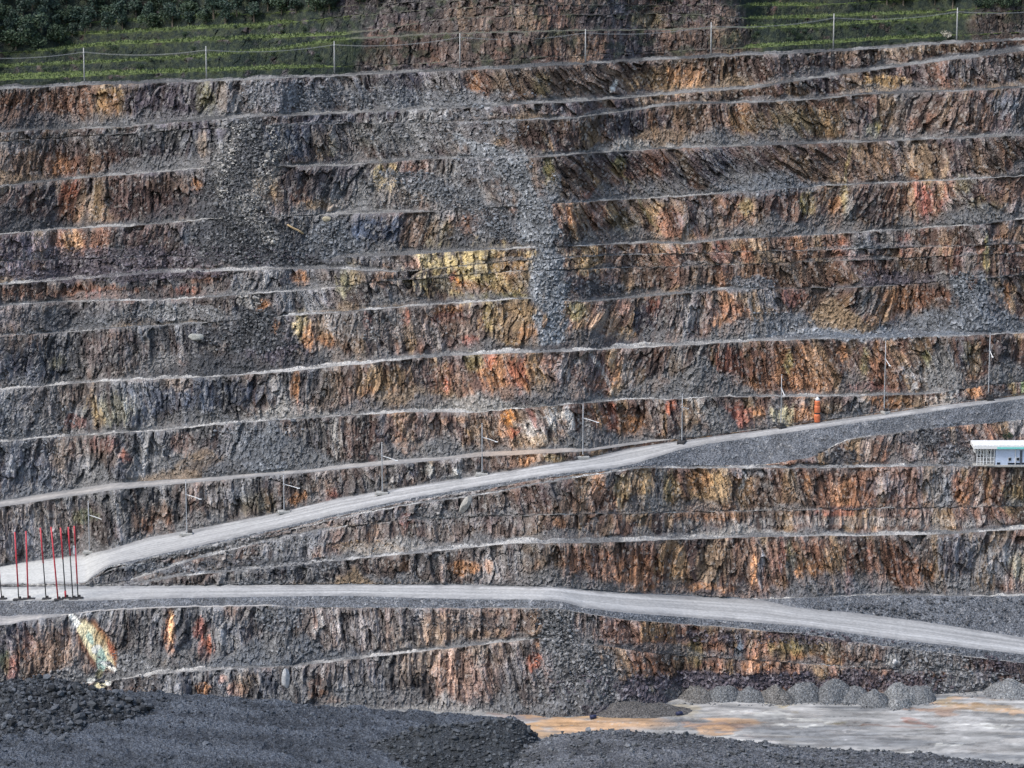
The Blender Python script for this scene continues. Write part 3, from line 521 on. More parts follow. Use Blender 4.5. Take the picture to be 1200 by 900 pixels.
def patch_w(px, py, e):
    x, y, rx, ry = e[:4]
    dx = px - x; dy = py - y
    if len(e) > 6:
        a = R(e[6]); ca, sa = math.cos(a), math.sin(a)
        dx, dy = dx * ca + dy * sa, -dx * sa + dy * ca      # positive tilt leans the top to the right
    return (dx / rx) ** 2 + (dy / ry) ** 2

def crop(px, py, pad_x, pad_y, e):
    m = max(e[2], e[3]) if len(e) > 6 else None
    rx = m or e[2]; ry = m or e[3]
    return (np.abs(px - e[0]) < rx * 1.7 + pad_x) & (np.abs(py - e[1]) < ry * 1.7 + pad_y)

def rock_field(px, py, X, Z, Yw, bench, t, kind, zrel=None, hp=None):
    """mineral colour, outward relief (m) and scree share for every vertex of a slope"""
    shp = px.shape
    px = px.ravel(); py = py.ravel(); X = X.ravel(); Z = Z.ravel(); t = t.ravel()
    zr = Z * 0 if zrel is None else zrel.ravel()
    shear = 0.75 * np.exp(-(((px - 760) / 190) ** 2 + ((py - 200) / 110) ** 2)) + 0.35 * np.exp(-(((px - 600) / 90) ** 2 + ((py - 450) / 70) ** 2)) \
        - 0.3 * np.exp(-(((px - 1060) / 90) ** 2 + ((py - 180) / 90) ** 2)) + 0.25 * np.exp(-(((px - 420) / 150) ** 2 + ((py - 360) / 70) ** 2))
    shear = shear * .8 + 1.15 * (vn(X / 16, Z * 0 + bench * 3.3, 19) - .45) * (.6 + .5 * sstep(450, 700, px)) * (1 - .5 * sstep(400, 560, py))
    sw = X + shear * zr + 1.3 * (fbm(X / 5, Z / 7, 21, 2) - .5)
    streak = fbm(sw / 1.5, Z / 11 + bench * 3.7, 31, 3)
    fstr = fbm(sw / 0.42, Z / 3.5 + bench * 1.7, 41, 2)
    vst = fbm(sw / .75 + 3, Z / 8 + bench * 5.1, 45, 2)
    ribbed = sstep(.36, .60, fbm(X / 9 + 31, Z / 12 + bench * 1.9, 49, 3))      # drilled, streaky stretches and plain slabby ones
    blot = fbm(X / 7, Z / 6, 51, 4)
    blot2 = fbm(X / 2.2, Z / 2.6 + bench, 61, 3)
    cv, cd = cells(sw / 0.62 + 2 * (blot2 - .5), Z / 0.95 + 2 * (fstr - .5), 71)
    cv2, cd2 = cells(X / 0.36, Z / 0.36, 81)
    cv3, cd3, tl3 = facets(sw / 1.7 + 1.2 * (blot2 - .5), Z / 4.2 + 1.0 * (streak - .5), 91)
    cv4, cd4, tl4 = facets(sw / 0.62 + 1.0 * (blot2 - .5), Z / 1.6 + .8 * (fstr - .5), 97)
    # base rock
    c = mix(np.array(C['dgray']) * np.ones((px.size, 1)), C['gray'], sstep(.36, .66, blot * .5 + streak * .5))
    c = mix(c, C['navy'], .55 * sstep(.54, .72, blot2))
    brownish = sstep(.40, .60, fbm(X / 9 + 3, Z / 8 + bench * .3, 55, 3)) * (0.45 + .35 * sstep(450, 800, px))
    c = mix(c, C['brown'], .08 + .24 * sstep(350, 600, px))
    c = mix(c, (.070, .060, .080), .5 * sstep(330, 180, py) * sstep(.45, .6, fbm(X / 8, Z / 10 + bench * 2, 56, 3)))
    c = mix(c, C['brown'], brownish * .85)
    warm = np.clip(sstep(520, 760, px) * .75 + sstep(230, 120, px) * sstep(345, 300, py) * .9 + np.exp(-(((px - 520) / 130) ** 2 + ((py - 430) / 80) ** 2)), 0, 1)
    warm = warm * (.62 + .38 * sstep(230, 400, py))
    c = mix(c, C['maroon'], warm * .8 * sstep(.42, .58, fbm(sw / 3.2, Z / 14 + bench, 58, 3)))
    c = mix(c, C['rust'], warm * .7 * sstep(.48, .64, fbm(sw / 2.6 + 7, Z / 12 + bench * .7, 59, 3)))
    c = mix(c, C['ochre'], warm * .6 * sstep(.54, .66, fbm(sw / 2.2 + 17, Z / 10 + bench * .9, 60, 3)))
    rustv = sstep(.56, .70, streak) * brownish
    c = mix(c, C['rust'], rustv * .8)
    # patches: ragged, streaked edges
    wx = 9 * (fbm(X / 2.0, Z / 3.0, 101, 3) - .5); wy = 9 * (fbm(X / 2.0 + 40, Z / 3.0, 111, 3) - .5)
    rag = (streak - .5) * 2.0 + (fstr - .5) * 1.5 + (cv - .5) * .6 + (cv2 - .5) * .7
    qx = px + wx; qy = py + wy
    for e in P:
        m = crop(px, py, 8, 8, e)
        if not m.any(): continue
        r2 = patch_w(qx[m], qy[m], e)
        w = sstep(-.15, .75, 1.0 - r2 * .75 + rag[m] * .68) * min(1, e[5] * 1.05)
        c[m] = mix(c[m], C[e[4]], w)
    # mineral stripes and single blocks
    val = 0.62 + .8 * fstr * (0.5 + streak)
    val = val * (0.7 + .6 * cv) * (0.82 + .36 * cv2)
    val = val * (1 + (.25 + .75 * ribbed) * (-.32 + .68 * sstep(.32, .68, vst))) * (.82 + .36 * cv3) * (.85 + .3 * cv4)
    c = c * val[:, None] * 1.08
    c = c * (.70 + .62 * sstep(.32, .68, fbm(X / 13, Z / 9 + bench * .8, 57, 3)))[:, None]
    c = c * (.84 + .26 * sstep(90, 420, py))[:, None]   # cloud shadow on the upper benches painted in, along with darker, damper rock
    dark = sstep(.60, .78, fbm(sw / 0.8 + 9, Z / 9 + bench * 2.3, 121, 3))
    c = mix(c, np.array(C['maroon']) * .75, dark * .55)
    c = c + (np.array((.10, .10, .098)) * (sstep(.62, .8, vst) * sstep(.45, .65, blot2) * (1 - warm * .6))[:, None])
    blk = (cv2 > .90) * .6 + (cv > .94) * .35
    c = mix(c, C['pale'], np.clip(blk, 0, .7) * .7)
    # scree
    scree = np.zeros(px.size)
    talh = (0.06 + .36 * sstep(.42, .78, fbm(X / 5.5 + bench * 11, Z * 0 + bench, 131, 3)))
    tal = sstep(0.05, -.08, t - talh) * (0.75 if kind == 'rock' else .2)
    spill = sstep(.86, 1.0, t + .22 * (fstr - .5)) * .55
    c = mix(c, np.array(C['gray']) * .95 * (0.75 + .5 * cv2[:, None]), np.maximum(tal * .75, spill * .5))
    scree = np.maximum(scree, tal)
    # fans of loose rock resting on the bench at the foot of the face
    thick = np.zeros(px.size)
    if hp is not None:
        hp = hp.ravel(); up = t * hp
        rc = np.random.default_rng(900 + bench * 17)
        fans = [(rc.uniform(-60, 1260), rc.uniform(.2, .6), rc.uniform(1.6, 3.2), ('gray', 'gray', 'bgray', 'dgray', 'dgray', 'tan')[rc.integers(0, 6)], False) for _ in range(6)]
        fans += [(x, a, k, cn, True) for (x, a, k, cn, b_) in FANS if b_ == bench]
        for fx, fa, fk, fc, own in fans:
            m = np.abs(px - fx) < 80
            if not m.any(): continue
            apex = np.where(hp[m] > 8, fa * np.minimum(hp[m], 60), 0)
            th = apex * np.exp(-(np.abs(px[m] - fx) / (apex * fk * .75 + 1e-3)) ** 1.4) - up[m] + 12 * (blot2[m] - .5) + 9 * (streak[m] - .5) + 5 * (cv[m] - .5)
            w = sstep(-3, 6.0, th) * (.85 if own else .65)
            cc = np.array(C[fc]) * (.42 + .6 * cv2[m] + .25 * (blot2[m] - .3))[:, None]
            c[m] = c[m] * (1 - w[:, None]) + cc * w[:, None]
            scree[m] = np.maximum(scree[m], w)
            thick[m] = np.maximum(thick[m], np.clip(th, 0, 30) * .13 * .35)
    for e in SCREE:
        m = crop(px, py, 16, 10, e)
        if not m.any(): continue
        r2 = patch_w(px[m] + 2.5 * wx[m], py[m] + 1.6 * wy[m], e)
        w = sstep(0, .5, 0.85 - r2 * .85 + (blot2[m] - .5) * 1.2 + (cv[m] - .5) * .3) * e[5]
        cc = np.array((.215,.225,.24) if e[4] == 'blue' else C[e[4]]) * (0.55 + .85 * cv2[m] ** 1.5)[:, None] * (0.75 + .5 * blot2[m])[:, None]
        cc = cc + (cv2[m] > .9)[:, None] * .08
        c[m] = c[m] * (1 - w[:, None]) + cc * w[:, None]
        scree[m] = np.maximum(scree[m], w)
    for pts, rk, am in TONGUES:
        p_ = np.array(pts, float)
        m = (px > (p_[:, 0] - p_[:, 2]).min() - 25) & (px < (p_[:, 0] + p_[:, 2]).max() + 25) & (py > p_[0, 1] - 12) & (py < p_[-1, 1] + 12)
        if not m.any(): continue
        r = tongue_w(px[m] + 4.5 * wx[m] + 40 * (blot[m] - .5), py[m] + 2.5 * wy[m], pts)
        w = sstep(1.3, .6, r + .8 * (blot2[m] - .5) + .3 * (cv[m] - .5)) * am
        base = np.array((.20, .212, .228) if rk == 'chute' else C[rk])
        cc = base * (.5 + .75 * cv2[m] ** 1.3)[:, None] * (.3 + .9 * blot[m] + .5 * blot2[m])[:, None] + ((cv2[m] > .9) * .07)[:, None]
        c[m] = c[m] * (1 - w[:, None]) + cc * w[:, None]
        scree[m] = np.maximum(scree[m], w)
    wet = np.zeros(px.size)
    for e in SEEP:
        m = crop(px, py, 4, 4, e)
        if not m.any(): continue
        r2 = patch_w(px[m] + wx[m] * .5, py[m] + wy[m] * .5, e)
        w = sstep(0, .5, 1.0 - r2 * .85 + (fstr[m] - .5) * .25) * e[5]
        wet[m] = np.maximum(wet[m], w)
        c[m] = mix(c[m], np.array(C[e[4]]) , w)
    # relief
    rill = ridge(sw / 1.0, Z / 7, 141, 3)
    big = fbm(X / 8.5 + bench * 5, Z / 9, 151, 3) - .5
    rough_rock = (.75 * (cv3 - .5) + .8 * tl3) * (1.35 - .45 * ribbed) + (.75 + .35 * sstep(400, 560, py)) * (.3 + .8 * ribbed) * (rill - .5) + .34 * (cv4 - .5) + .32 * tl4 + .18 * (cv - .5) + .10 * (cv2 - .5) - .15 * sstep(.10, 0, cd4) - .45 * sstep(.07, 0, cd3)
    rough_scree = .45 * (cv2 - .35) + .4 * (blot2 - .5) + .25 * (cv - .5)
    rough = (rough_rock * (1 - scree) + rough_scree * scree) * (1 - .75 * wet)
    return c.reshape(shp + (3,)), (big * 2.0).reshape(shp), rough.reshape(shp), scree.reshape(shp), thick.reshape(shp)

def hill_field(px, py, X, Z, bench, t):
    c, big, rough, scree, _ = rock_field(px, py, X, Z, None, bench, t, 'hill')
    # green cover except where the red rock face is bare
    nb_ = fbm(X / 6, Z / 4, 221, 3) - .5
    bare = sstep(1.2, .6, ((px + 150 * nb_ - 640) / 235) ** 4 + 0 * py) + sstep(-6, 2, py - (59 - (px - 1000) * .06)) * (px > 1000)
    bare = np.clip(bare + .8 * sstep(1.1, .6, ((px - 1175) / 45) ** 2 + ((py - 30) / 26) ** 2), 0, 1)
    n = fbm(X / 2.2, Z / 1.5, 201, 4); n2 = fbm(X / .6, Z / .5, 211, 2)
    veg = np.clip((1 - bare) * sstep(.25, .45, n + .25 * (n2 - .5) + .12), 0, 1) * .93
    veg = np.maximum(veg, sstep(.58, .66, n) * .6)
    c = mix(c, (.058, .046, .048), .35 + 0 * px) * (.86 + .7 * (n2 - .5))[..., None]
    g = mix(np.array((.011, .019, .016)) * np.ones(px.shape + (1,)), (.026, .036, .021), sstep(.35, .7, n2))
    g = mix(g, (.035, .05, .016), sstep(.75, 1.0, t + .5 * (n2 - .5)) * .8)
    return mix(c, g, veg), big * .5, rough * (1 - .5 * veg), veg

print('tracing the wall')
edge_r = [l[5] for l in LINES]
def put(name, px, py, Y, relief, dz, colors, mat, smooth, kind='structure'):
    W = world(px, py, Y)
    W[..., 1] -= relief
    W[..., 2] += dz
    nr, nc = px.shape
    return link_mesh(name, W, grid_faces(nr, nc), mat, colors, smooth, kind=kind)

for i in range(len(LINES)):
    nm, pts, w, kind, ang, er = LINES[i]
    # ---- the level strip (floor, berm or road)
    lo, hi, ya, yb = LO[i], HI[i], YLO[i], YHI[i]
    span = np.max((lo - hi)[(PX > -40) & (PX < 1240)])
    n = int(np.clip(math.ceil(span / 1.15), 3, 200)) + 1
    if i == 0: n = 150
    t = np.linspace(0, 1, n)[:, None] * np.ones(NC)
    px = PX[None, :] + 0 * t
    za = ZC + kslope(lo) * ya; zb = ZC + kslope(hi) * yb
    Y = ya + (yb - ya) * t; Zl = za + (zb - za) * t
    # the sight-line of each row: recover py from Y,Z
    kk = (Zl - ZC) / Y
    b = (kk * CP + SP) / (CP - kk * SP)
    py = 450 - b * F
    W = world(px, py, Y)
    X = W[..., 0]
    big = (fbm(X / 8.5 + i * 0, Zl / 9, 151, 3) - .5) * 2.0
    if i == 0:
        f1 = fbm(X / 9, Y / 5, 301, 4); f2 = fbm(X / 3.0, Y / 1.6, 311, 3); f3 = fbm(X / 14 + .25 * Y, Y / 3.0, 321, 3)
        c = mix(np.array((.235, .234, .228)) * np.ones(px.shape + (1,)), (.32, .315, .305), sstep(.45, .62, f1))
        c = mix(c, (.13, .137, .145), .7 * sstep(.54, .66, f3))
        for e in [(690,850,75,22,'peach',.95),(650,845,40,14,'peach',.8),(600,838,40,5,'pink',.5),(640,862,26,12,'ochre',.5),(720,835,60,8,'yellow',.45),(665,835,40,4,'olive',.4),(840,852,42,6,'orange',.55),(850,845,35,4,'peach',.7),(800,832,25,9,'yellow',.4),(775,836,25,4,'olive',.4),(832,858,30,5,'peach',.7),(925,828,14,4,'yellow',.6),(1080,846,12,5,'brick',.55),(1050,848,60,3.5,'rust',.7),(1000,849,30,2,'brown',.7),(970,846,14,3,'olive',.6),(1130,828,40,7,'peach',.6),(1170,830,40,5,'ochre',.75),(1110,836,30,3,'orange',.6),(1120,824,16,4,'olive',.4),(1195,835,14,5,'peach',.7),(935,852,25,1.5,'white',.7),(950,843,25,2,'white',.7),(900,835,40,2,'white',.5),(1060,880,20,1.5,'white',.6),(1115,877,20,1.5,'white',.6),(860,866,20,2,'white',.6),(1160,850,40,2,'white',.5)]:
            r2 = patch_w(px + 60 * (f2 - .5) + 60 * (f1 - .5), py + 14 * (f2 - .5) + 10 * (f3 - .5), e)
            wgt = sstep(-.2, .8, 1.1 - r2 + 1.6 * (f3 - .5) + 1.4 * (f2 - .5)) * e[5]
            c = mix(c, np.array(C[e[4]]) * (.85 + .3 * f2[..., None]), wgt * .9)
        f4 = ridge(X / 7 + 1.5 * f1, Y / 1.3, 325, 2); f5 = fbm(X / 1.2, Y / .5, 327, 3)
        c = mix(c, (.40, .40, .40), .6 * sstep(.90, .96, f4) * sstep(.45, .6, f1))
        c = mix(c, (.075, .08, .085), .6 * sstep(.86, .93, ridge(X / 10 + 2 * f2, Y / 1.7, 329, 2)) * sstep(.55, .45, f1))
        f6 = fbm(X / 7 + f1, Y / .9, 333, 4)
        c = c * (.72 + .5 * f5)[..., None] * (.80 + .40 * sstep(.36, .64, f6))[..., None]
        dz = .35 * (f1 - .5) + .18 * (f2 - .5)
        put('pit_floor', px, py, Y, big * 0, dz * sstep(1.0, .98, t), c, M_FLOOR, True)
    elif 'road' in nm or nm == 'track':
        tr = fbm(X / 40, t * 9 + X / 90, 331, 3); g = fbm(X / 3, Y / 2, 341, 3); fine = fbm(X / .7, Y / .7, 345, 2)
        base = np.array((.325, .328, .33)) if nm == 'haul_road' else np.array((.31, .30, .29))
        c = base * np.ones(px.shape + (1,)) * (0.72 + .46 * tr + .16 * (g - .5) + .1 * (fine - .5))[..., None]
        rut = fbm(X / 60, t * 26 + X / 120, 335, 2)
        c = c * (.86 + .28 * sstep(.35, .65, rut))[..., None]
        if nm == 'haul_road': c = mix(c, (.46, .465, .45), .7 * sstep(150, 60, px) * sstep(.3, .6, g + .3))
        edge = np.minimum(t, 1 - t) * (lo - hi)
        dirt = sstep(3.4, .4, edge + 5 * (g - .5) + 2 * (fine - .5)) * (lo - hi > 2)
        c = mix(c, (.17, .172, .178), dirt * .75)
        if nm != 'haul_road': c = mix(c, (.36, .27, .2), .6 * np.exp(-((px - 610) / 50) ** 2) * (nm == 'dirt_road'))
        dz = (.25 * (tr - .5) + .12 * (g - .5)) * sstep(0, .15, t) * sstep(1, .85, t)
        put({'track': 'dirt_road'}.get(nm, nm), px, py, Y, big * er, dz, c, M_ROAD, True)
    else:
        cv2, cd2 = cells(X / .4, Y / .6, 351)
        g = fbm(X / 4, Y / 2 + i, 361, 3); fine = fbm(X / .6, Y / .8, 365, 2)
        if nm == 'bench':
            c = mix(np.array((.235, .232, .228)) * np.ones(px.shape + (1,)), (.36, .355, .345), sstep(.4, .62, g))
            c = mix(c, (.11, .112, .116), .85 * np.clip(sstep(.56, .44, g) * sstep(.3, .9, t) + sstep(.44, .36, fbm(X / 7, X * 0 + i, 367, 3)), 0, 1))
            c = c * (.75 + .5 * cv2 * fine + .12)[..., None]
            if i == 12: c = mix(c, np.array((.115,.12,.13)) * (.6 + .8 * cv2[..., None]), .9 * sstep(880, 930, px) * sstep(0.05,.2,t + .15*(fine-.5)))
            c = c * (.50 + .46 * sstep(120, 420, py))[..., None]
            # rubble lying across the bench
            for e in SCREE:
                m = crop(px, py, 6, 6, e)
                if m.any():
                    r2 = patch_w(px[m], py[m], e)
                    ww = sstep(0, .6, .7 - r2 * .7 + 1.2 * (g[m] - .5)) * e[5] * .55
                    c[m] = c[m] * (1 - ww[:, None]) + (np.array(C[e[4]]) * (.6 + .8 * cv2[m][:, None])) * ww[:, None]
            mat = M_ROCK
        else:
            n2 = fbm(X / .7, Y / .7, 371, 2)
            c = mix(np.array((.035, .05, .016)) * np.ones(px.shape + (1,)), (.098, .13, .04), sstep(.3, .6, n2 * .5 + g * .5))
            bare = sstep(1.1, .7, ((px - 640) / 235) ** 4)
            c = mix(c, (.09, .088, .075), bare * .9)
            mat = M_HILL
        dz = (.30 * (cv2 - .4) * sstep(.2, .8, t) + .3 * (g - .5)) * sstep(0, .1, t) * sstep(1, .9, t)
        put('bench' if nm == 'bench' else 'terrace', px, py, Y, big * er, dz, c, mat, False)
    # ---- the slope above it
    if i + 1 < len(LINES):
        nm2, _, _, kind2, ang2, er2 = LINES[i + 1]
        lo, hi, ya, yb = HI[i], LO[i + 1], YHI[i], YLO[i + 1]
        span = np.max((lo - hi)[(PX > -40) & (PX < 1240)])
        n = int(np.clip(math.ceil(span / 1.15), 2, 140)) + 1
        t = np.linspace(0, 1, n)[:, None] * np.ones(NC)
        px = PX[None, :] + 0 * t
        za = ZC + kslope(lo) * ya; zb = ZC + kslope(hi) * yb
        Y = ya + (yb - ya) * t; Zl = za + (zb - za) * t
        kk = (Zl - ZC) / Y
        b = (kk * CP + SP) / (CP - kk * SP)
        py = 450 - b * F
        X = world(px, py, Y)[..., 0]
        hpx = (lo - hi)[None, :] + 0 * t
        wa = np.clip((LO[i] - HI[i]) / 1.5, 0, 1)[None, :]; wb = np.clip((LO[i + 1] - HI[i + 1]) / 1.5, 0, 1)[None, :]   # no ledge, no clean edge
        ins = np.clip(t * hpx / (1.0 + 4 * wa), 0, 1) * np.clip((1 - t) * hpx / (1.0 + 3 * wb), 0, 1)
        ins = ins * ins * (3 - 2 * ins)
        big0 = (fbm(X / 8.5, Zl / 9, 151, 3) - .5) * 2.0
        if kind2 == 'hill':
            c, big, rough, veg = hill_field(px, py, X, Zl, i, t)
            rel = big0 * (er * (1 - t) + er2 * t) + ins * (rough * (.95 - .5 * veg) + .5 * (fbm(X / 3, Zl / 2.2, 401, 3) - .5))
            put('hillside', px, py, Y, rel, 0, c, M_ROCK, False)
        elif kind2 == 'gravel':
            cv2, cd2 = cells(X / .45, Zl / .32, 411)
            g = fbm(X / 3, Zl / 2, 421, 3); g2 = fbm(X / 1.1, Zl / .6, 431, 3)
            c = np.array((.088, .094, .105)) * np.ones(px.shape + (1,)) * (.45 + .55 * g + .5 * g2 + .25 * cv2)[..., None]
            c = mix(c, (.22, .22, .225), .5 * (cv2 > .95))
            rel = big0 * (er * (1 - t) + er2 * t) + ins * (.18 * (cv2 - .4) + .5 * (g - .5) + .5 * (g2 - .5))
            put('gravel_bank', px, py, Y, rel, 0, c, M_GRAVEL, False)
        else:
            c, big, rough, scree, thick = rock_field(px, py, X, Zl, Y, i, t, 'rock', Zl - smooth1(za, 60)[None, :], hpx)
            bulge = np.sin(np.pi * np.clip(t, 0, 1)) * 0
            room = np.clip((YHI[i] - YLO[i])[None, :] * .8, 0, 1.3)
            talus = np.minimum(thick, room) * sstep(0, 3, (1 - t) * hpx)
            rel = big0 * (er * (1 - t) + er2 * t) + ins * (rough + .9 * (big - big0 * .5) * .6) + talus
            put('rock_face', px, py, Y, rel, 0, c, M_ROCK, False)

# ------------------------------------------------------------------ foreground dump
def fore(name, pxs, crest, Yc, bottom, kind, base, drop=30.0, seed=0, lumps=1.0, fall=0.0, face=None, label=None):
    """a gravel tip: crest line traced, gently sloping towards us, dropping away behind"""
    x = np.asarray(pxs, float); nc = len(x)
    cy = smooth1(poly(crest, x), 3)
    zc = ZC + kslope(cy) * Yc
    rows = []
    # behind the crest
    nb = 14
    for k in range(nb, 0, -1):
        dy = drop * (k / nb) ** 1.4
        rows.append((Yc + dy + 0 * x, zc - dy * .78))
    # in front of it: profile y(d) = slope rises quickly then flattens
    nf = 230
    for k in range(nf + 1):
        dy = 40.0 * (k / 205) if k <= 205 else 40 + 30 * ((k - 205) / 25)
        z = zc - face(dy, x) if face else zc - fall * dy
        rows.append((Yc - dy + 0 * x, z))
    Y = np.array([r[0] for r in rows]); Z = np.array([r[1] for r in rows])
    X = (x - 600) / F * (Yc * CP - (zc - ZC) * SP) + 0 * Y
    X = X * (1 + 0 * Y)
    cv, cd = cells(X / .8 + 1.5 * vn(X, Y, seed + 1), Y / 1.1 + 1.5 * vn(X, Y, seed + 2), seed + 5); cv2, _ = cells(X / .42, Y / .6, seed + 6)
    g = fbm(X / 9, Y / 5, seed + 7, 4); g2 = fbm(X / 2.2, Y / 1.8, seed + 8, 4)
    Z = Z + lumps * (1.5 * (g - .5) + 1.3 * (g2 - .5) + .5 * (cv - .4) + .22 * cv2)
    c = np.array(base) * np.ones(Y.shape + (1,)) * (.05 + .5 * g + .7 * g2 + .55 * cv * cv2 + .1)[..., None]
    c = mix(c, np.array(base) * 1.5, .6 * sstep(.5, .62, fbm(X / 14 + Y * .1, Y / 3.2, seed + 9, 3)))
    V = np.stack([X, Y, Z], -1)
    o = link_mesh(name, V, grid_faces(*Y.shape), M_GRAVEL, c, False)
    if kind: o['kind'] = kind
    return o, V

xs = np.arange(-120, 760, 1.6)
FB, VFB = fore('gravel_bank', xs, [(-200,800),(0,806),(170,812),(227,815),(312,819),(380,828),(427,831),(529,837),(578,840),(606,842),(618,848),(634,868),(660,885),(700,915),(800,990)], 414.0, 1100, 'structure', (.048,.055,.067), seed=500, lumps=.55, fall=.07)
xs = np.arange(520, 1420, 1.6)
FR, VFR = fore('gravel_bank', xs, [(500,960),(560,905),(607,880),(633,868),(677,859),(733,857),(800,861),(860,866),(933,877),(1083,884),(1200,896),(1420,925)], 396.0, 1100, 'structure', (.066,.070,.079), seed=540, lumps=.5, fall=.05)
def rock_heap_face(dy, x): return np.where(dy < 14, dy * .35, 14 * .35 + (dy - 14) * .05)
def mound_face(dy, x): return np.where(dy < 2.5, dy * .12, np.where(dy < 16, .3 + (dy - 2.5) * .36, 5.16 + (dy - 16) * .1))
xs = np.arange(330, 668, 1.3)
FM, VFM = fore('gravel_mound', xs, [(330,930),(380,902),(420,880),(462,862),(500,853),(540,849),(590,844),(612,846),(626,858),(640,880),(655,905),(668,935)], 402.0, 1100, None, (.021,.024,.028), drop=16, seed=580, lumps=.5, face=mound_face)
tag(FM, 'dark grey gravel mound with a steep black slope beside the orange silt', 'gravel mound')
xs = np.arange(-120, 262, 1.3)
FH, VFH = fore('rock_heap', xs, [(-120,806),(0,800),(20,797),(45,798),(100,801),(136,810),(165,822),(200,842),(230,862),(262,900)], 409.0, 1100, None, (.026,.029,.034), drop=16, seed=620, lumps=.8, face=rock_heap_face)
tag(FH, 'low spreading heap of black broken rock in the lower left corner', 'rock heap')

# ------------------------------------------------------------------ loose rock
def ico():
    p = (1 + 5 ** .5) / 2
    v = np.array([(-1,p,0),(1,p,0),(-1,-p,0),(1,-p,0),(0,-1,p),(0,1,p),(0,-1,-p),(0,1,-p),(p,0,-1),(p,0,1),(-p,0,-1),(-p,0,1)], float)
    v /= np.linalg.norm(v[0])
    f = np.array([(0,11,5),(0,5,1),(0,1,7),(0,7,10),(0,10,11),(1,5,9),(5,11,4),(11,10,2),(10,7,6),(7,1,8),(3,9,4),(3,4,2),(3,2,6),(3,6,8),(3,8,9),(4,9,5),(2,4,11),(6,2,10),(8,6,7),(9,8,1)])
    return v, f
IV, IF = ico()
def rocks(name, pos, size, base, spread=.5, kind='stuff', seed=1):
    rg = np.random.default_rng(seed); n = len(pos)
    V = IV[None] * (1 + .35 * (rg.random((n, 12, 1)) - .5) * 2)
    sc = np.stack([rg.uniform(.7, 1.35, n), rg.uniform(.7, 1.3, n), rg.uniform(.45, .95, n)], -1)
    V = V * sc[:, None, :]
    a = rg.uniform(0, 6.28, n); b = rg.uniform(-.6, .6, n)
    ca, sa, cb, sb = np.cos(a), np.sin(a), np.cos(b), np.sin(b)
    x = V[..., 0] * ca[:, None] - V[..., 1] * sa[:, None]; y = V[..., 0] * sa[:, None] + V[..., 1] * ca[:, None]; z = V[..., 2]
    y, z = y * cb[:, None] - z * sb[:, None], y * sb[:, None] + z * cb[:, None]
    V = np.stack([x, y, z], -1) * np.asarray(size)[:, None, None] + np.asarray(pos)[:, None, :]
    Fc = (IF[None] + (np.arange(n) * 12)[:, None, None]).reshape(-1, 3)
    base = np.asarray(base); base = base if base.ndim == 2 else np.repeat(base[None], n, 0)
    c = base * rg.uniform(1 - spread, 1 + spread, (n, 1))
    c = np.repeat(c[:, None, :], 12, 1)
    return link_mesh(name, V.reshape(-1, 3), Fc, M_RUBBLE, c, False, kind=kind)

# boulders tumbled over the left heap
rg = np.random.default_rng(3)
sel = []
H, Wd = VFH.shape[:2]
while len(sel) < 5200:
    r = int(14 + (rg.random() ** .9) * 150); c_ = int(rg.integers(0, Wd))
    p = VFH[min(r, H - 1), c_]
    d = 409 - p[1]
    if d > 19 + 7 * math.sin(p[0] * .35) : continue
    sel.append(p)
sel = np.array(sel)
sz = np.clip(rg.lognormal(-1.55, .5, len(sel)), .08, .75)
sel[:, 2] += sz * .25
rocks('rubble', sel, sz, (.05, .055, .063), .75, seed=4)
# rubble on the mound crest and the right bank
sel = VFM[14 + (rg.random(2800) ** 1.3 * 130).astype(int), rg.integers(10, VFM.shape[1] - 10, 2800)]
sz = np.clip(rg.lognormal(-1.8, .5, len(sel)), .05, .6); sel[:, 2] += sz * .4; rocks('rubble', sel, sz, (.05, .055, .062), .6, seed=5)
sel = VFR[14 + (rg.random(4200) ** 1.5 * 170).astype(int), rg.integers(40, VFR.shape[1] - 60, 4200)]
sz = np.clip(rg.lognormal(-2.0, .45, len(sel)), .05, .45); sel[:, 2] += sz * .4; rocks('rubble', sel, sz, (.085, .09, .098), .55, seed=6)
sel = VFB[14 + (rg.random(5200) ** 1.2 * 175).astype(int), rg.integers(70, VFB.shape[1] - 60, 5200)]
sz = np.clip(rg.lognormal(-2.35, .5, len(sel)), .05, .45); sel[:, 2] += sz * .3; rocks('rubble', sel, sz, (.056, .063, .075), .6, seed=8)
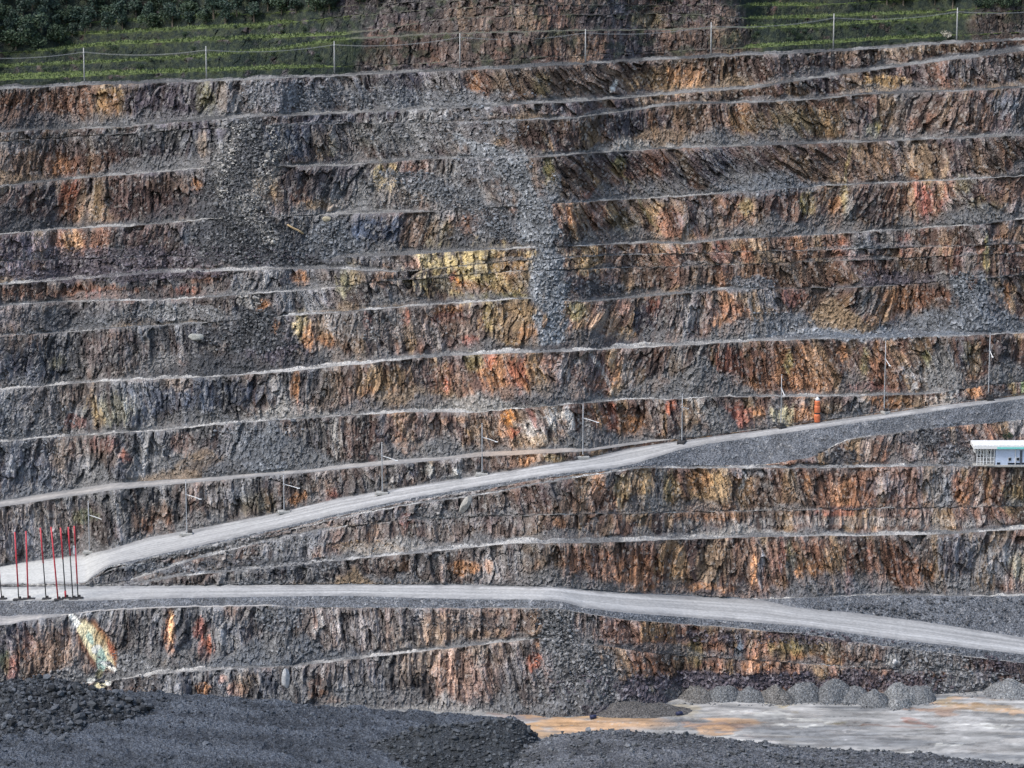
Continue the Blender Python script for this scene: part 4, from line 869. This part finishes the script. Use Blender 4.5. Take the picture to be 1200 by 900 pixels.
# rubble on the scree tongues and benches
pos = []; cols = []; sizes = []
for e in SCREE:
    n = int(min(420, e[2] * e[3] * .28 * e[5]))
    for _ in range(n):
        a = rg.uniform(0, 6.283); q = math.sqrt(rg.random()) * 1.0
        x = e[0] + e[2] * q * math.cos(a); y = e[1] + e[3] * q * math.sin(a)
        if not -20 < x < 1220: continue
        if on_road(x, y): continue
        p = hit(x, y)
        s = float(np.clip(rg.lognormal(-2.1, .5), .06, .5))
        pos.append((p.x, p.y - .25, p.z + .05)); sizes.append(s)
        cols.append(np.array((.2,.21,.225) if e[4] == 'blue' else C[e[4]]) * rg.uniform(.7, 1.35))
for pts, rk, am in TONGUES:
    p_ = np.array(pts, float)
    area = np.trapz(p_[:, 2] * 2, p_[:, 1])
    for _ in range(int(area * (.06 if rk == 'chute' else .13))):
        y = rg.uniform(p_[0, 1], p_[-1, 1]); cx = np.interp(y, p_[:, 1], p_[:, 0]); hw = np.interp(y, p_[:, 1], p_[:, 2])
        x = cx + hw * np.clip(rg.normal(0, .5), -1.3, 1.3)
        if not -20 < x < 1220 or on_road(x, y): continue
        p = hit(x, y); sv = float(np.clip(rg.lognormal(-2.15, .55), .06, .6)) * (.7 if rk == 'chute' else 1)
        pos.append((p.x, p.y - .3, p.z + .05)); sizes.append(sv)
        cols.append(np.array((.17, .18, .195) if rk == 'chute' else (.10, .103, .108) if rk == 'dgray' else C[rk]) * rg.uniform(.55, 1.35))
rocks('rubble', np.array(pos), np.array(sizes), np.array(cols), .35, seed=7)

def boulder(px, py, wpx, hpx, col, label, seed, name='boulder', tilt=0):
    p = hit(px, py); m = mpp(p); rg = np.random.default_rng(seed)
    import bmesh
    bm = bmesh.new(); bmesh.ops.create_icosphere(bm, subdivisions=3, radius=1)
    for v in bm.verts:
        q = v.co.copy()
        n = 0
        for k in range(7):
            d = Vector(rg.normal(size=3)) if False else None
        v.co = q
    planes = [(Vector(rg.normal(size=3)).normalized(), rg.uniform(.62, .9)) for _ in range(11)]
    for v in bm.verts:
        for nrm, dd in planes:
            s = v.co.dot(nrm)
            if s > dd: v.co -= nrm * (s - dd)
    ca, sa = math.cos(R(tilt)), math.sin(R(tilt))
    for v in bm.verts:
        x, y, z = v.co.x * wpx * m / 2 * 1.15, v.co.y * min(wpx, hpx) * m * .45, v.co.z * hpx * m / 2 * 1.15
        v.co = Vector((x * ca + z * sa, y, -x * sa + z * ca))
    me = bpy.data.meshes.new(name); bm.to_mesh(me); bm.free()
    ca_ = me.color_attributes.new('mineral', 'FLOAT_COLOR', 'POINT')
    n = len(me.vertices); arr = np.ones((n, 4), np.float32); arr[:, :3] = np.array(col) * rg.uniform(.85, 1.1, (n, 1)); ca_.data.foreach_set('color', arr.ravel())
    me.materials.append(M_RUBBLE)
    o = bpy.data.objects.new(name, me); COL.objects.link(o)
    o.location = (p.x, p.y - min(wpx, hpx) * m * .2, p.z + hpx * m * .12)
    return tag(o, label, 'boulder')
boulder(230, 396, 17, 9, (.27, .275, .26), 'big pale grey boulder resting on dark rubble below the short bench', 1)
boulder(546, 593, 9, 22, (.3, .29, .27), 'pale leaning rock slab on the slope under the haul road', 2, 'rock_slab', 30)
boulder(335, 798, 9, 26, (.3, .31, .32), 'pale upright rock slab at the foot of the lowest wall', 3, 'rock_slab', 5)
boulder(1048, 776, 8, 8, (.4, .4, .4), 'small whitish boulder on the purple scree above the gravel piles', 4)
boulder(383, 258, 10, 7, (.3, .27, .2), 'tan boulder at the top of the grey scree cone', 5)

# ------------------------------------------------------------------ dumped gravel piles
PILES = [(819,823,17,17,'first pile at the left end of the row, low and brownish grey'),(850,824,16.5,19,'rounded pile second from the left end of the row'),(880,825,16,17,'small low pile between two rounder piles, third in the row'),
 (911,825,17,20,'brownish domed pile just left of the tallest piles'),(946,823,18,22,'smooth tall pile fifth along the row beside the pale silt'),(979,823,18.5,24,'tallest pile in the middle of the row'),(1005,824,16,18,'pile half hidden behind its neighbour right of the tallest pile'),
 (1028,828,16.5,17,'pile standing forward on the silt near the right end of the row'),(1056,824,17,20,'pale pile behind the smallest pile near the right end'),(1055,830,11,13,'smallest, palest pile set in front of another pile'),(1081,823,15,18,'last pile at the right end of the row against the scree'),(1187,818,22,16,'broad pale pile alone at the right edge of the pit floor')]
def heap(px, py, rpx, hpx, seed, base, name, label, cat, group=None, flat=1.0):
    yf = (0.0 - ZC) / float(kslope(py)); p = Vector(world(px, py, yf)); m = mpp(p)
    rx = rpx * m * 1.38; h = hpx * m * .74
    nr, na = 26, 56
    r = np.linspace(0, 1.12, nr)[:, None] * np.ones(na); a = (np.arange(na) / na * 2 * math.pi)[None, :] + 0 * r
    x = r * np.cos(a) * rx; y = r * np.sin(a) * rx * flat
    ex = np.random.default_rng(400 + seed).uniform(1.6, 2.5)
    prof = np.clip(1 - r ** ex, 0, None) ** .9 - .25 * np.clip(r - 1, 0, 1)
    qr = np.random.default_rng(300 + seed)
    for _ in range(3):       # tipped in more than one load: lobes and slumped sides
        aa = qr.uniform(0, 6.28); x = x + .12 * rx * qr.uniform(-1, 1) * np.cos(2 * a + aa) * r; y = y + .12 * rx * qr.uniform(-1, 1) * np.sin(2 * a + aa) * r
    n1 = fbm(x / 1.3 + seed * 7, y / 1.3, 700 + seed, 3) - .5; cv, _ = cells(x / .28 + seed, y / .28, 710 + seed)
    z = h * prof * (1 + .5 * n1) * 1.08 + .10 * (cv - .5) + .3 * n1 * (1 - r * .6) - .05
    z = np.where(r > 1.05, -.25, z)
    c = np.array(base) * np.ones(r.shape + (1,)) * (.65 + .4 * (n1 + .5) + .35 * cv)[..., None]
    V = np.stack([x, y, z], -1).reshape(-1, 3)
    f = []
    for i in range(nr - 1):
        for j in range(na):
            f.append((i * na + j, (i + 1) * na + j, (i + 1) * na + (j + 1) % na, i * na + (j + 1) % na))
    o = link_mesh(name, V, np.array(f), M_GRAVEL, c.reshape(-1, 3), False)
    o.location = (p.x, p.y + rx * flat * .85, p.z)
    return tag(o, label, cat, group)
for k, (x, y, r_, h_, lab) in enumerate(PILES):
    b = (.105, .11, .115) if k not in (8, 9, 11) else (.14, .145, .148)
    if k in (0, 3): b = (.105, .102, .098)
    heap(x, y, r_, h_, k, b, 'gravel_pile', 'grey gravel ' + lab, 'gravel pile', 'gravel piles dumped along the edge of the pit floor')
sp = []
for (x, y, r_, h_, lab) in PILES:
    for _ in range(46):
        px_ = x + rg.uniform(-1.25, 1.25) * r_; py_ = y + rg.uniform(-2.5, 3.0)
        yf = (0.0 - ZC) / float(kslope(py_)); sp.append(world(px_, py_, yf))
rocks('rubble', np.array(sp) + np.array((0, 0, .05)), np.clip(np.random.default_rng(5).lognormal(-2.2, .45, len(sp)), .05, .4), (.10, .105, .11), .5, seed=9)
heap(738, 840, 54, 14, 31, (.075, .072, .07), 'gravel_mound', 'long low mound of brown grey gravel on the silt before the scree', 'gravel mound', flat=.35)

# ------------------------------------------------------------------ lamp masts along the haul road
def lamp(px, py, top, label, arm=1.0, rz=0.0, dark=False):
    p = hit(px, py); m = mpp(p); h = (py - top) * m * 1.03
    t = thing('lamp_mast', label, 'lamp mast', p, rz, 'lamp masts along the haul road')
    MB().box((0, 0, .22), (2.1, 1.3, .44), .06).box((0, -.5, .05), (2.6, .22, .16)).box((0, .5, .05), (2.6, .22, .16)).build('skid_base', M_CONCRETE if not dark else M_BLACK, t)
    MB().box((.55, 0, .66), (.7, .6, .5), .05).build('battery_box', M_BLACK, t)
    MB().tube([(0, 0, .4), (0, 0, .7), (0, 0, h * .55), (0, 0, h)], [.16, .10, .085, .055], 10).build('post', M_STEEL, t, True)
    q = h * .74
    a = MB().tube([(.06, 0, q), (1.1 * arm, -.25, q - .25), (2.3 * arm, -.5, q - .62)], [.05, .065, .065], 8).build('lamp_arm', M_WHITE, t)
    MB().box((2.45 * arm, -.53, q - .68), (.5, .24, .14), .03).build('lamp_head', M_WHITE, a)
    MB().box((.02, 0, q), (.3, .3, .22), .03).build('bracket', M_STEEL, t)
    MB().box((0, 0, h + .02), (.22, .22, .12), .03).build('post_cap', M_STEEL, t)
    MB().tube([(-.05, 0, q * .95), (-.8, .35, .35)], .018, 5).build('stay_wire', M_WIRE, t)
    MB().tube([(.05, 0, q * .95), (.85, .35, .35)], .018, 5).build('stay_wire', M_WIRE, t)
    return t
LAMPS = [(105,648,588,'lamp mast beside the red poles where the two roads meet'),(219,627,563,'lamp mast in front of the brown stained rock above the haul road'),(333,601,556,'lamp mast below the small grey scree cone'),
 (448,579,519,'lamp mast on a pale skid in the middle of the haul road climb'),(565,557,497,'lamp mast with a bright arm above the pale leaning slab'),(683,537,474,'lamp mast on a block where the dirt road nears the haul road'),
 (799,519,463,'lamp mast where the dirt road joins the haul road'),(915,501,440,'lamp mast left of the orange marker on the haul road'),(1036,484,400,'tall lamp mast on a wide block right of the orange marker'),(1158,468,392,'lamp mast on a dark skid above the site office')]
for k, (x, y, tp, lab) in enumerate(LAMPS):
    lamp(x, y, tp, lab, arm=1.0 if k < 6 else .9, rz=(0, 0, .2, 0, 0, .1, 1.3, -1.2, -1.1, -1.25)[k], dark=k in (6, 7, 9))

# ------------------------------------------------------------------ red and black poles at the road fork
RP = [ # base x, y, top x, y, list of (fraction, material) from the foot up
 (2,702,0,668,[(0,'k'),(.72,'r'),(1,'')],'short dark red pole cut by the left edge of the view'),
 (22,703,20,624,[(0,'k'),(.19,'r'),(1,'')],'red pole with a short black foot, second from the left'),
 (33,702,33,623,[(0,'r'),(1,'')],'straight all red pole with a flat black foot plate'),
 (54,702,50,619,[(0,'k'),(.5,'r'),(1,'')],'leaning pole, black below and red above'),
 (68,703,62.5,618,[(0,'r'),(1,'')],'all red pole that leans the most'),
 (77,701,73.5,619,[(0,'r'),(.1,'k'),(.55,'r'),(1,'')],'red pole with a long black middle and red foot'),
 (85.5,702,82.5,618,[(0,'k'),(.6,'r'),(1,'')],'mostly black pole with red upper part, second from the right'),
 (91.5,701,89.5,617,[(0,'k'),(.2,'r'),(.7,'r'),(1,'')],'rightmost red pole with a white collar'),
]
for k, (bx, by, tx, ty, seg, lab) in enumerate(RP):
    p = hit(bx, by); m = mpp(p); h = (by - ty) * m * 1.03; lx = (tx - bx) * m
    t = thing('marker_pole', lab, 'marker pole', p, 0, 'red and black poles at the road fork')
    at = lambda f: (lx * f, 0, .08 + h * f)
    b = MB(); bl = MB(); nred = nblk = 0; split = k == 5
    for s in range(len(seg) - 1):
        f0, mm = seg[s]; f1 = seg[s + 1][0]
        tgt = b if mm == 'r' else bl
        if split and s == 0:
            MB().tube([at(f0), at(f1)], .17, 8).build('red_sleeve', M_RED, t, True); continue
        rr = .13 if mm == 'r' else .10
        tgt.tube([at(f0), at((f0 + f1) / 2), at(f1)], rr, 8)
        if mm == 'r': nred += 1
        else: nblk += 1
    if nred: b.build('red_sleeve', M_RED, t, True)
    if nblk: bl.build('black_shaft', M_BLACK, t, True)
    MB().box((.1, 0, .08), (1.5 + .6 * (k in (1, 2)), .9, .16), .04).box((.25, 0, .32), (.35, .35, .5), .05).build('foot_plate', M_BLACK, t)
    if k == 7: MB().tube([(-.22 + lx * .72, 0, h * .62), (-.22 + lx * .74, 0, h * .73)], .2, 10).build('collar', M_WHITE, t)

# ------------------------------------------------------------------ orange marker
p = hit(957.5, 494.5); m = mpp(p); h = 30 * m
t = thing('marker_post', 'orange barrel-stack marker post with a pale top on the haul road', 'marker post', p)
def drum(z0, z1, r0, r1):
    zz = [z0, z0 + .05, (z0 * 2 + z1) / 3, (z0 * 2 + z1) / 3 + .06, (z0 + 2 * z1) / 3, (z0 + 2 * z1) / 3 + .06, z1 - .05, z1]
    rr = [r0 * .92, r0, r0 * .98, r0 * 1.06, r0 * .98, r0 * 1.05, r1, r1 * .9]
    return MB().tube([(0, 0, z) for z in zz], rr, 16)
drum(0.0, h * .32, .52, .5).build('barrel', M_ORANGE, t, True)
MB().tube([(0, 0, h * .32), (0, 0, h * .38)], .46, 14).build('band', M_BLACK, t)
drum(h * .38, h * .66, .52, .5).build('barrel', M_ORANGE, t, True)
drum(h * .66, h * .86, .5, .44).build('barrel', M_ORANGE, t, True)
MB().tube([(0, 0, h * .86), (0, 0, h * .93), (0, 0, h)], [.4, .36, .1], 12).build('cap', M_WHITE, t, True)

# ------------------------------------------------------------------ site office on its bench
p = hit(1143, 546.5); m = mpp(p)
u = m   # metres per traced pixel
t = thing('site_office', 'low white and pale blue site office with a flat white roof', 'site office', (p.x, p.y + .9, p.z + .02))
W_ = 96 * u; D_ = 3.0; Hh = 20.0 * u
MB().box((W_ / 2 + 23 * u / 2 + .2, D_ / 2, Hh / 2), (W_ - 23 * u, D_, Hh), .02).build('wall', M_SIDING, t)
wl = MB()
for k in range(9): wl.box((24 * u + .25 + (W_ - 24 * u) / 2, -.012, .35 + k * (Hh - .5) / 9), (W_ - 25 * u, .02, .03))
wl.build('siding', M_SIDING, t)
MB().box((11.5 * u + .1, D_ - .25, Hh / 2), (23 * u, .3, Hh), .02).build('back_wall', M_WHITE, t)
rf = MB().box((W_ / 2 - .1, D_ / 2 - .25, Hh + 2.6 * u), (W_ + .5, D_ + .9, 5.0 * u), .05).build('roof', M_WHITE, t)
MB().box((24 * u + (W_ - 24 * u) / 2 + .1, -.735, Hh + 1.5 * u), (W_ - 25 * u, .05, 2.2 * u)).build('fascia', M_TEAL, rf)
for k, x in enumerate((2.5, 6.5, 10.2, 14.0, 18.5, 22.6)):
    MB().box((x * u, .0, Hh / 2), (.12, .12, Hh)).build('veranda_post', M_WHITE, t)
rl = MB()
for z in (.22, .45): rl.box((12.5 * u, .0, Hh * z), (20 * u, .07, .07))
for k in range(16): rl.box((3 * u + k * 1.28 * u, 0, Hh * .225), (.04, .04, Hh * .42))
rl.build('railing', M_WHITE, t)
for x, w2 in ((4.6, 2.4), (8.4, 2.2), (12.2, 2.0), (20.4, 2.6)):
    wf = MB().box((x * u, D_ - .44, Hh * .68), (w2 * u + .14, .08, Hh * .42)).build('window', M_WHITE, t)
    MB().box((x * u, D_ - .50, Hh * .79), (w2 * u, .05, Hh * .15)).box((x * u, D_ - .50, Hh * .58), (w2 * u, .05, Hh * .15)).build('pane', M_DARKGLASS, wf)
for x in (41, 50.5):
    wf = MB().box((x * u, -.045, Hh * .36), (3.6 * u, .08, Hh * .22)).build('window', M_WHITE, t)
    MB().box((x * u, -.09, Hh * .36), (3.0 * u, .05, Hh * .17)).build('pane', M_DARKGLASS, wf)
dr = MB().box((54.2 * u, -.05, Hh * .47), (2.6 * u, .08, Hh * .84), .01).build('door', plain_mat('dark_door', (.05, .06, .08), .5), t)
MB().box((55.1 * u, -.11, Hh * .45), (.06, .06, .12)).build('handle', M_STEEL, dr)
MB().box((49 * u, -.045, Hh * .09), (20 * u, .06, Hh * .1)).build('vent', M_DARKGLASS, t)
MB().box((28 * u, -.045, Hh * .1), (4 * u, .05, Hh * .12)).build('vent', M_DARKGLASS, t)
MB().tube([(47.5 * u, -.1, .1), (47.5 * u, -.1, Hh * .98)], .07, 8).build('downpipe', M_WHITE, t)
MB().box((W_ / 2, D_ / 2 - .1, -.12), (W_ + .4, D_ + .6, .3), .02).build('plinth', M_CONCRETE, t)
MB().box((17.5 * u, -.5, .07), (1.3, .5, .14)).box((17.5 * u, -.3, .2), (1.3, .3, .14)).build('steps', M_CONCRETE, t)

# ------------------------------------------------------------------ power line along the top of the wall
UP = [(-46,103,63),(99,98,58),(242,94,56),(392,87,50),(539,80,41),(686,74,36),(833,66.5,28),(976.5,59,18),(1121,50,11),(1266,43,4)]
where = ['beyond the left edge of the view','nearest the left edge, before the bright grass strip','before the dark rock step above the tan stained face','beside the small bright grass patch','before the brown rock face left of centre','before the orange stained rock in the middle','at the end of the bare rock, where the green terraces begin','standing before the green terraces','beside the pale dry bush','beyond the right edge of the view']
tops = []
for k, (x, y, tp) in enumerate(UP):
    p = hit(x, y - 1.5); m = mpp(p); h = (y - tp) * m * 1.01
    t = thing('utility_pole', 'slender pale utility pole ' + where[k], 'utility pole', p, 0, 'utility poles along the top of the pit wall')
    MB().tube([(0, 0, -.3), (0, 0, h * .5), (0, 0, h)], [.14, .12, .09], 8).build('pole', M_POLE, t, True)
    MB().box((0, 0, h * .84), (.12, 1.3, .12)).build('crossarm', M_POLE, t)
    for s in (-.55, .55):
        MB().tube([(0, s, h * .84 + .06), (0, s, h * .84 + .14), (0, s, h * .84 + .26)], [.03, .07, .05], 7).build('insulator', M_WHITE, t)
    tops.append((p, h))
for s, lab in ((-.55, 'front power line sagging between the utility poles'), (.55, 'rear power line sagging between the utility poles')):
    wv = MB()
    for k in range(len(tops) - 1):
        a = tops[k][0] + Vector((0, s, tops[k][1] * .84 + .26)); b_ = tops[k + 1][0] + Vector((0, s, tops[k + 1][1] * .84 + .26))
        pts = [a.lerp(b_, q / 12) - Vector((0, 0, .75 * 4 * (q / 12) * (1 - q / 12))) for q in range(13)]
        wv.tube(pts, .022, 5)
    tag(wv.build('power_line', M_WIRE), lab, 'power line')

# ------------------------------------------------------------------ small things
for (x, y, lab) in ((695, 842, 'dark blue drum lying at the foot of the long low gravel mound'), (796, 838, 'dark blue drum lying right of the long low gravel mound')):
    p = hit(x, y); t = thing('oil_drum', lab, 'drum', p + Vector((0, 0, .3)), .4)
    MB().tube([(-.5, 0, 0), (-.48, 0, 0), (-.17, 0, 0), (-.15, 0, 0), (.15, 0, 0), (.17, 0, 0), (.48, 0, 0), (.5, 0, 0)], [.29, .31, .29, .315, .315, .29, .31, .29], 16).build('barrel', M_BLUE, t, True)
    MB().tube([(.5, 0, 0), (.515, 0, 0)], .25, 14).build('lid', M_BLUE, t)
p = hit(346, 268); m = mpp(p)
t = MB().tube([(-9 * m, -.6, 5.5 * m), (-3 * m, -.75, 2 * m), (4 * m, -.6, -1.5 * m), (10 * m, -.5, -5.5 * m)], [.16, .17, .18, .2], 8).build('fallen_trunk', plain_mat('bleached_wood', (.34, .25, .14), .85), None, True)
t.location = p; tag(t, 'bleached fallen tree trunk lying on the grey scree', 'tree trunk')

# ------------------------------------------------------------------ vegetation on the hill
def crown_mesh(name, r, h, n, size, seed, mat):
    rg = np.random.default_rng(seed)
    nb = 12
    cen = np.stack([rg.normal(0, r * .42, nb), rg.normal(0, r * .42, nb), h * rg.uniform(.38, .92, nb)], -1)
    rad = rg.uniform(.3, .55, nb) * r
    k = rg.integers(0, nb, n)
    d = rg.normal(size=(n, 3)); d /= np.linalg.norm(d, axis=1)[:, None]
    pos = cen[k] + d * (rad[k] * rg.uniform(.75, 1.08, n))[:, None]
    u = rg.normal(size=(n, 3)); u /= np.linalg.norm(u, axis=1)[:, None]
    v = np.cross(d + .6 * rg.normal(size=(n, 3)), u); v /= np.linalg.norm(v, axis=1)[:, None] + 1e-6
    s = (size * rg.uniform(.6, 1.3, n))[:, None]
    V = np.stack([pos - u * s, pos + v * s * .6, pos + u * s, pos - v * s * .6], 1).reshape(-1, 3)
    f = np.arange(n * 4).reshape(-1, 4)
    return link_mesh(name, V, f, mat)
def make_tree(label, cat, group, r, h, n, size, seed, mat, nm='tree'):
    t = thing(nm, label, cat, (0, 0, 0), 0, group)
    cr = crown_mesh('crown', r, h, n, size, seed, mat); cr.parent = t
    tb = MB().tube([(0, 0, -.4), (.05, 0, h * .25), (-.05, .05, h * .6)], [.05 * h, .035 * h, .015 * h], 7)
    rg = np.random.default_rng(seed)
    for _ in range(4):
        a = rg.uniform(0, 6.28); tb.tube([(0, 0, h * .3), (r * .35 * math.cos(a), r * .35 * math.sin(a), h * .58)], [.025 * h, .01 * h], 5)
    tb.build('trunk', M_BARK, t)
    return t
G1 = 'trees and bushes on the hillside above the pit'
protos = [make_tree('dark green leafy tree in the wood on the upper left hillside', 'tree', G1, 1.9, 3.6, 900, .24, 1, M_LEAF),
          make_tree('dark green leafy tree in the wood on the upper left hillside', 'tree', G1, 1.6, 4.2, 800, .22, 2, M_LEAF),
          make_tree('dark green leafy tree in the wood on the upper left hillside', 'tree', G1, 2.3, 3.2, 1000, .24, 3, M_LEAF2)]
rg = np.random.default_rng(9); used = set(); ntree = 0
def put_tree(x, y, k, label, sc):
    p = hit(x, y)
    if k in used: o = dup(protos[k], p, rg.uniform(0, 6.28), label)
    else: o = protos[k]; used.add(k); o.location = p; o['label'] = label
    o.scale = (sc * rg.uniform(.85, 1.2), sc * rg.uniform(.85, 1.2), sc * rg.uniform(.85, 1.15))
spots = []
tries = 0
while len(spots) < 150 and tries < 6000:
    tries += 1
    x = rg.uniform(-30, 520); y = rg.uniform(-28, 60)
    lim = 52 - x * .09 if x < 260 else (30 - (x - 260) * .12)
    if x < 90: lim = 62 - x * .12
    if y > lim: continue
    if min([((x - a) / 15) ** 2 + ((y - b) / 7.5) ** 2 for a, b in spots] + [9]) < 1: continue
    spots.append((x, y))
spots.sort(key=lambda s: s[1])
for (x, y) in spots:
    put_tree(x, y, int(rg.choice([0, 0, 1, 1, 2])), 'dark green leafy tree in the wood on the upper left hillside', rg.uniform(.65, 1.1))
spots = []
tries = 0
while len(spots) < 34 and tries < 3000:
    tries += 1
    x = rg.uniform(1000, 1215); y = rg.uniform(-22, 14)
    if y > 2 + (x - 1000) * .06: continue
    if min([((x - a) / 14) ** 2 + ((y - b) / 7) ** 2 for a, b in spots] + [9]) < 1: continue
    spots.append((x, y))
for (x, y) in sorted(spots, key=lambda s: s[1]):
    put_tree(x, y, int(rg.choice([0, 1, 2])), 'dark green leafy tree above the terraces at the upper right', rg.uniform(.6, .95))
spots = []
while len(spots) < 20:
    x = rg.uniform(700, 880); y = rg.uniform(-18, 6)
    if min([((x - a) / 12) ** 2 + ((y - b) / 6) ** 2 for a, b in spots] + [9]) < 1: 
        if rg.random() < .02: break
        continue
    spots.append((x, y))
for (x, y) in sorted(spots, key=lambda s: s[1]):
    put_tree(x, y, int(rg.choice([0, 1])), 'dark green bush on the ledge above the bare rock face', rg.uniform(.4, .7))
# low bushes on the terraces
for _ in range(60):
    x = rg.choice([rg.uniform(0, 390), rg.uniform(880, 1110)]); y = rg.uniform(44, 92) - x * .05 if x < 500 else rg.uniform(8, 50)
    put_tree(x, y, 2, 'small green bush on the grassy terraces' + (' at the left' if x < 500 else ' at the right'), rg.uniform(.14, .3))
db = make_tree('pale dry leafless looking bush beside a utility pole', 'bush', None, 1.0, 1.6, 260, .16, 21, M_DRY, 'bush')
db.location = hit(1109, 47)
pb = make_tree('green bush growing on the rock behind the site office', 'bush', None, 1.0, 1.2, 300, .15, 22, M_LEAF2, 'bush')
pb.location = hit(1180, 516)
# grass: blades along the terrace lips
bl = []
for i, l in enumerate(LINES):
    if l[0] != 'terrace' or i == len(LINES) - 1: continue
    for _ in range(5200):
        x = rg.uniform(-30, 1230); c_ = int(np.searchsorted(PX, x))
        wdt = LO[i][c_] - HI[i][c_]
        if wdt < 1.0 or ((x - 640) / 235) ** 4 < 1: continue
        p = hit(x, LO[i][c_] - rg.uniform(0, wdt))
        bl.append((p.x, p.y - .1, p.z))
bl = np.array(bl); n = len(bl)
a = rg.uniform(0, 6.28, n); s = rg.uniform(.12, .28, n); hh = rg.uniform(.18, .5, n)
dx = np.stack([np.cos(a) * s, np.sin(a) * s, 0 * s], -1)
tip = np.stack([rg.normal(0, .12, n), rg.normal(0, .12, n), hh], -1)
V = np.stack([bl - dx, bl + dx, bl + tip], 1).reshape(-1, 3)
link_mesh('grass', V, np.arange(n * 3).reshape(-1, 3), M_GRASS, kind='stuff')

# ------------------------------------------------------------------ camera, light, sky
cam = bpy.data.cameras.new('camera'); co = bpy.data.objects.new('camera', cam); COL.objects.link(co)
co.location = (0, 0, ZC); co.rotation_euler = (R(90) - PITCH, 0, 0)
cam.sensor_fit = 'HORIZONTAL'; cam.sensor_width = 36; cam.lens = 36 * F / 1200
cam.clip_start = 1; cam.clip_end = 5000
scene.camera = co

SUN_EL, SUN_AZ = 52, 240     # azimuth clockwise from north (the wall lies to the north)
w = bpy.data.worlds.new('World'); scene.world = w; w.use_nodes = True
nt = w.node_tree
for n_ in list(nt.nodes): nt.nodes.remove(n_)
sky = nt.nodes.new('ShaderNodeTexSky'); sky.sky_type = 'NISHITA'; sky.sun_disc = False
sky.sun_elevation = R(SUN_EL); sky.sun_rotation = R(SUN_AZ); sky.air_density = 1.3; sky.dust_density = 2.5; sky.ozone_density = 1.0
bg = nt.nodes.new('ShaderNodeBackground'); bg.inputs[1].default_value = 0.11
ow = nt.nodes.new('ShaderNodeOutputWorld')
nt.links.new(sky.outputs[0], bg.inputs[0]); nt.links.new(bg.outputs[0], ow.inputs[0])
sl = bpy.data.lights.new('sun', 'SUN'); sl.energy = 1.35; sl.angle = R(10); sl.color = (1, .955, .9)
so = bpy.data.objects.new('sun', sl); COL.objects.link(so)
dirv = Vector((math.sin(R(SUN_AZ)) * math.cos(R(SUN_EL)), math.cos(R(SUN_AZ)) * math.cos(R(SUN_EL)), math.sin(R(SUN_EL))))
so.rotation_euler = dirv.to_track_quat('Z', 'Y').to_euler()
so.location = (0, 300, 400)

scene.render.engine = 'CYCLES'
scene.cycles.use_denoising = True
scene.cycles.max_bounces = 4; scene.cycles.diffuse_bounces = 2
vs = scene.view_settings
vs.view_transform = 'Standard'; vs.look = 'None'; vs.gamma = 1; vs.exposure = 1.3; vs.use_curve_mapping = False
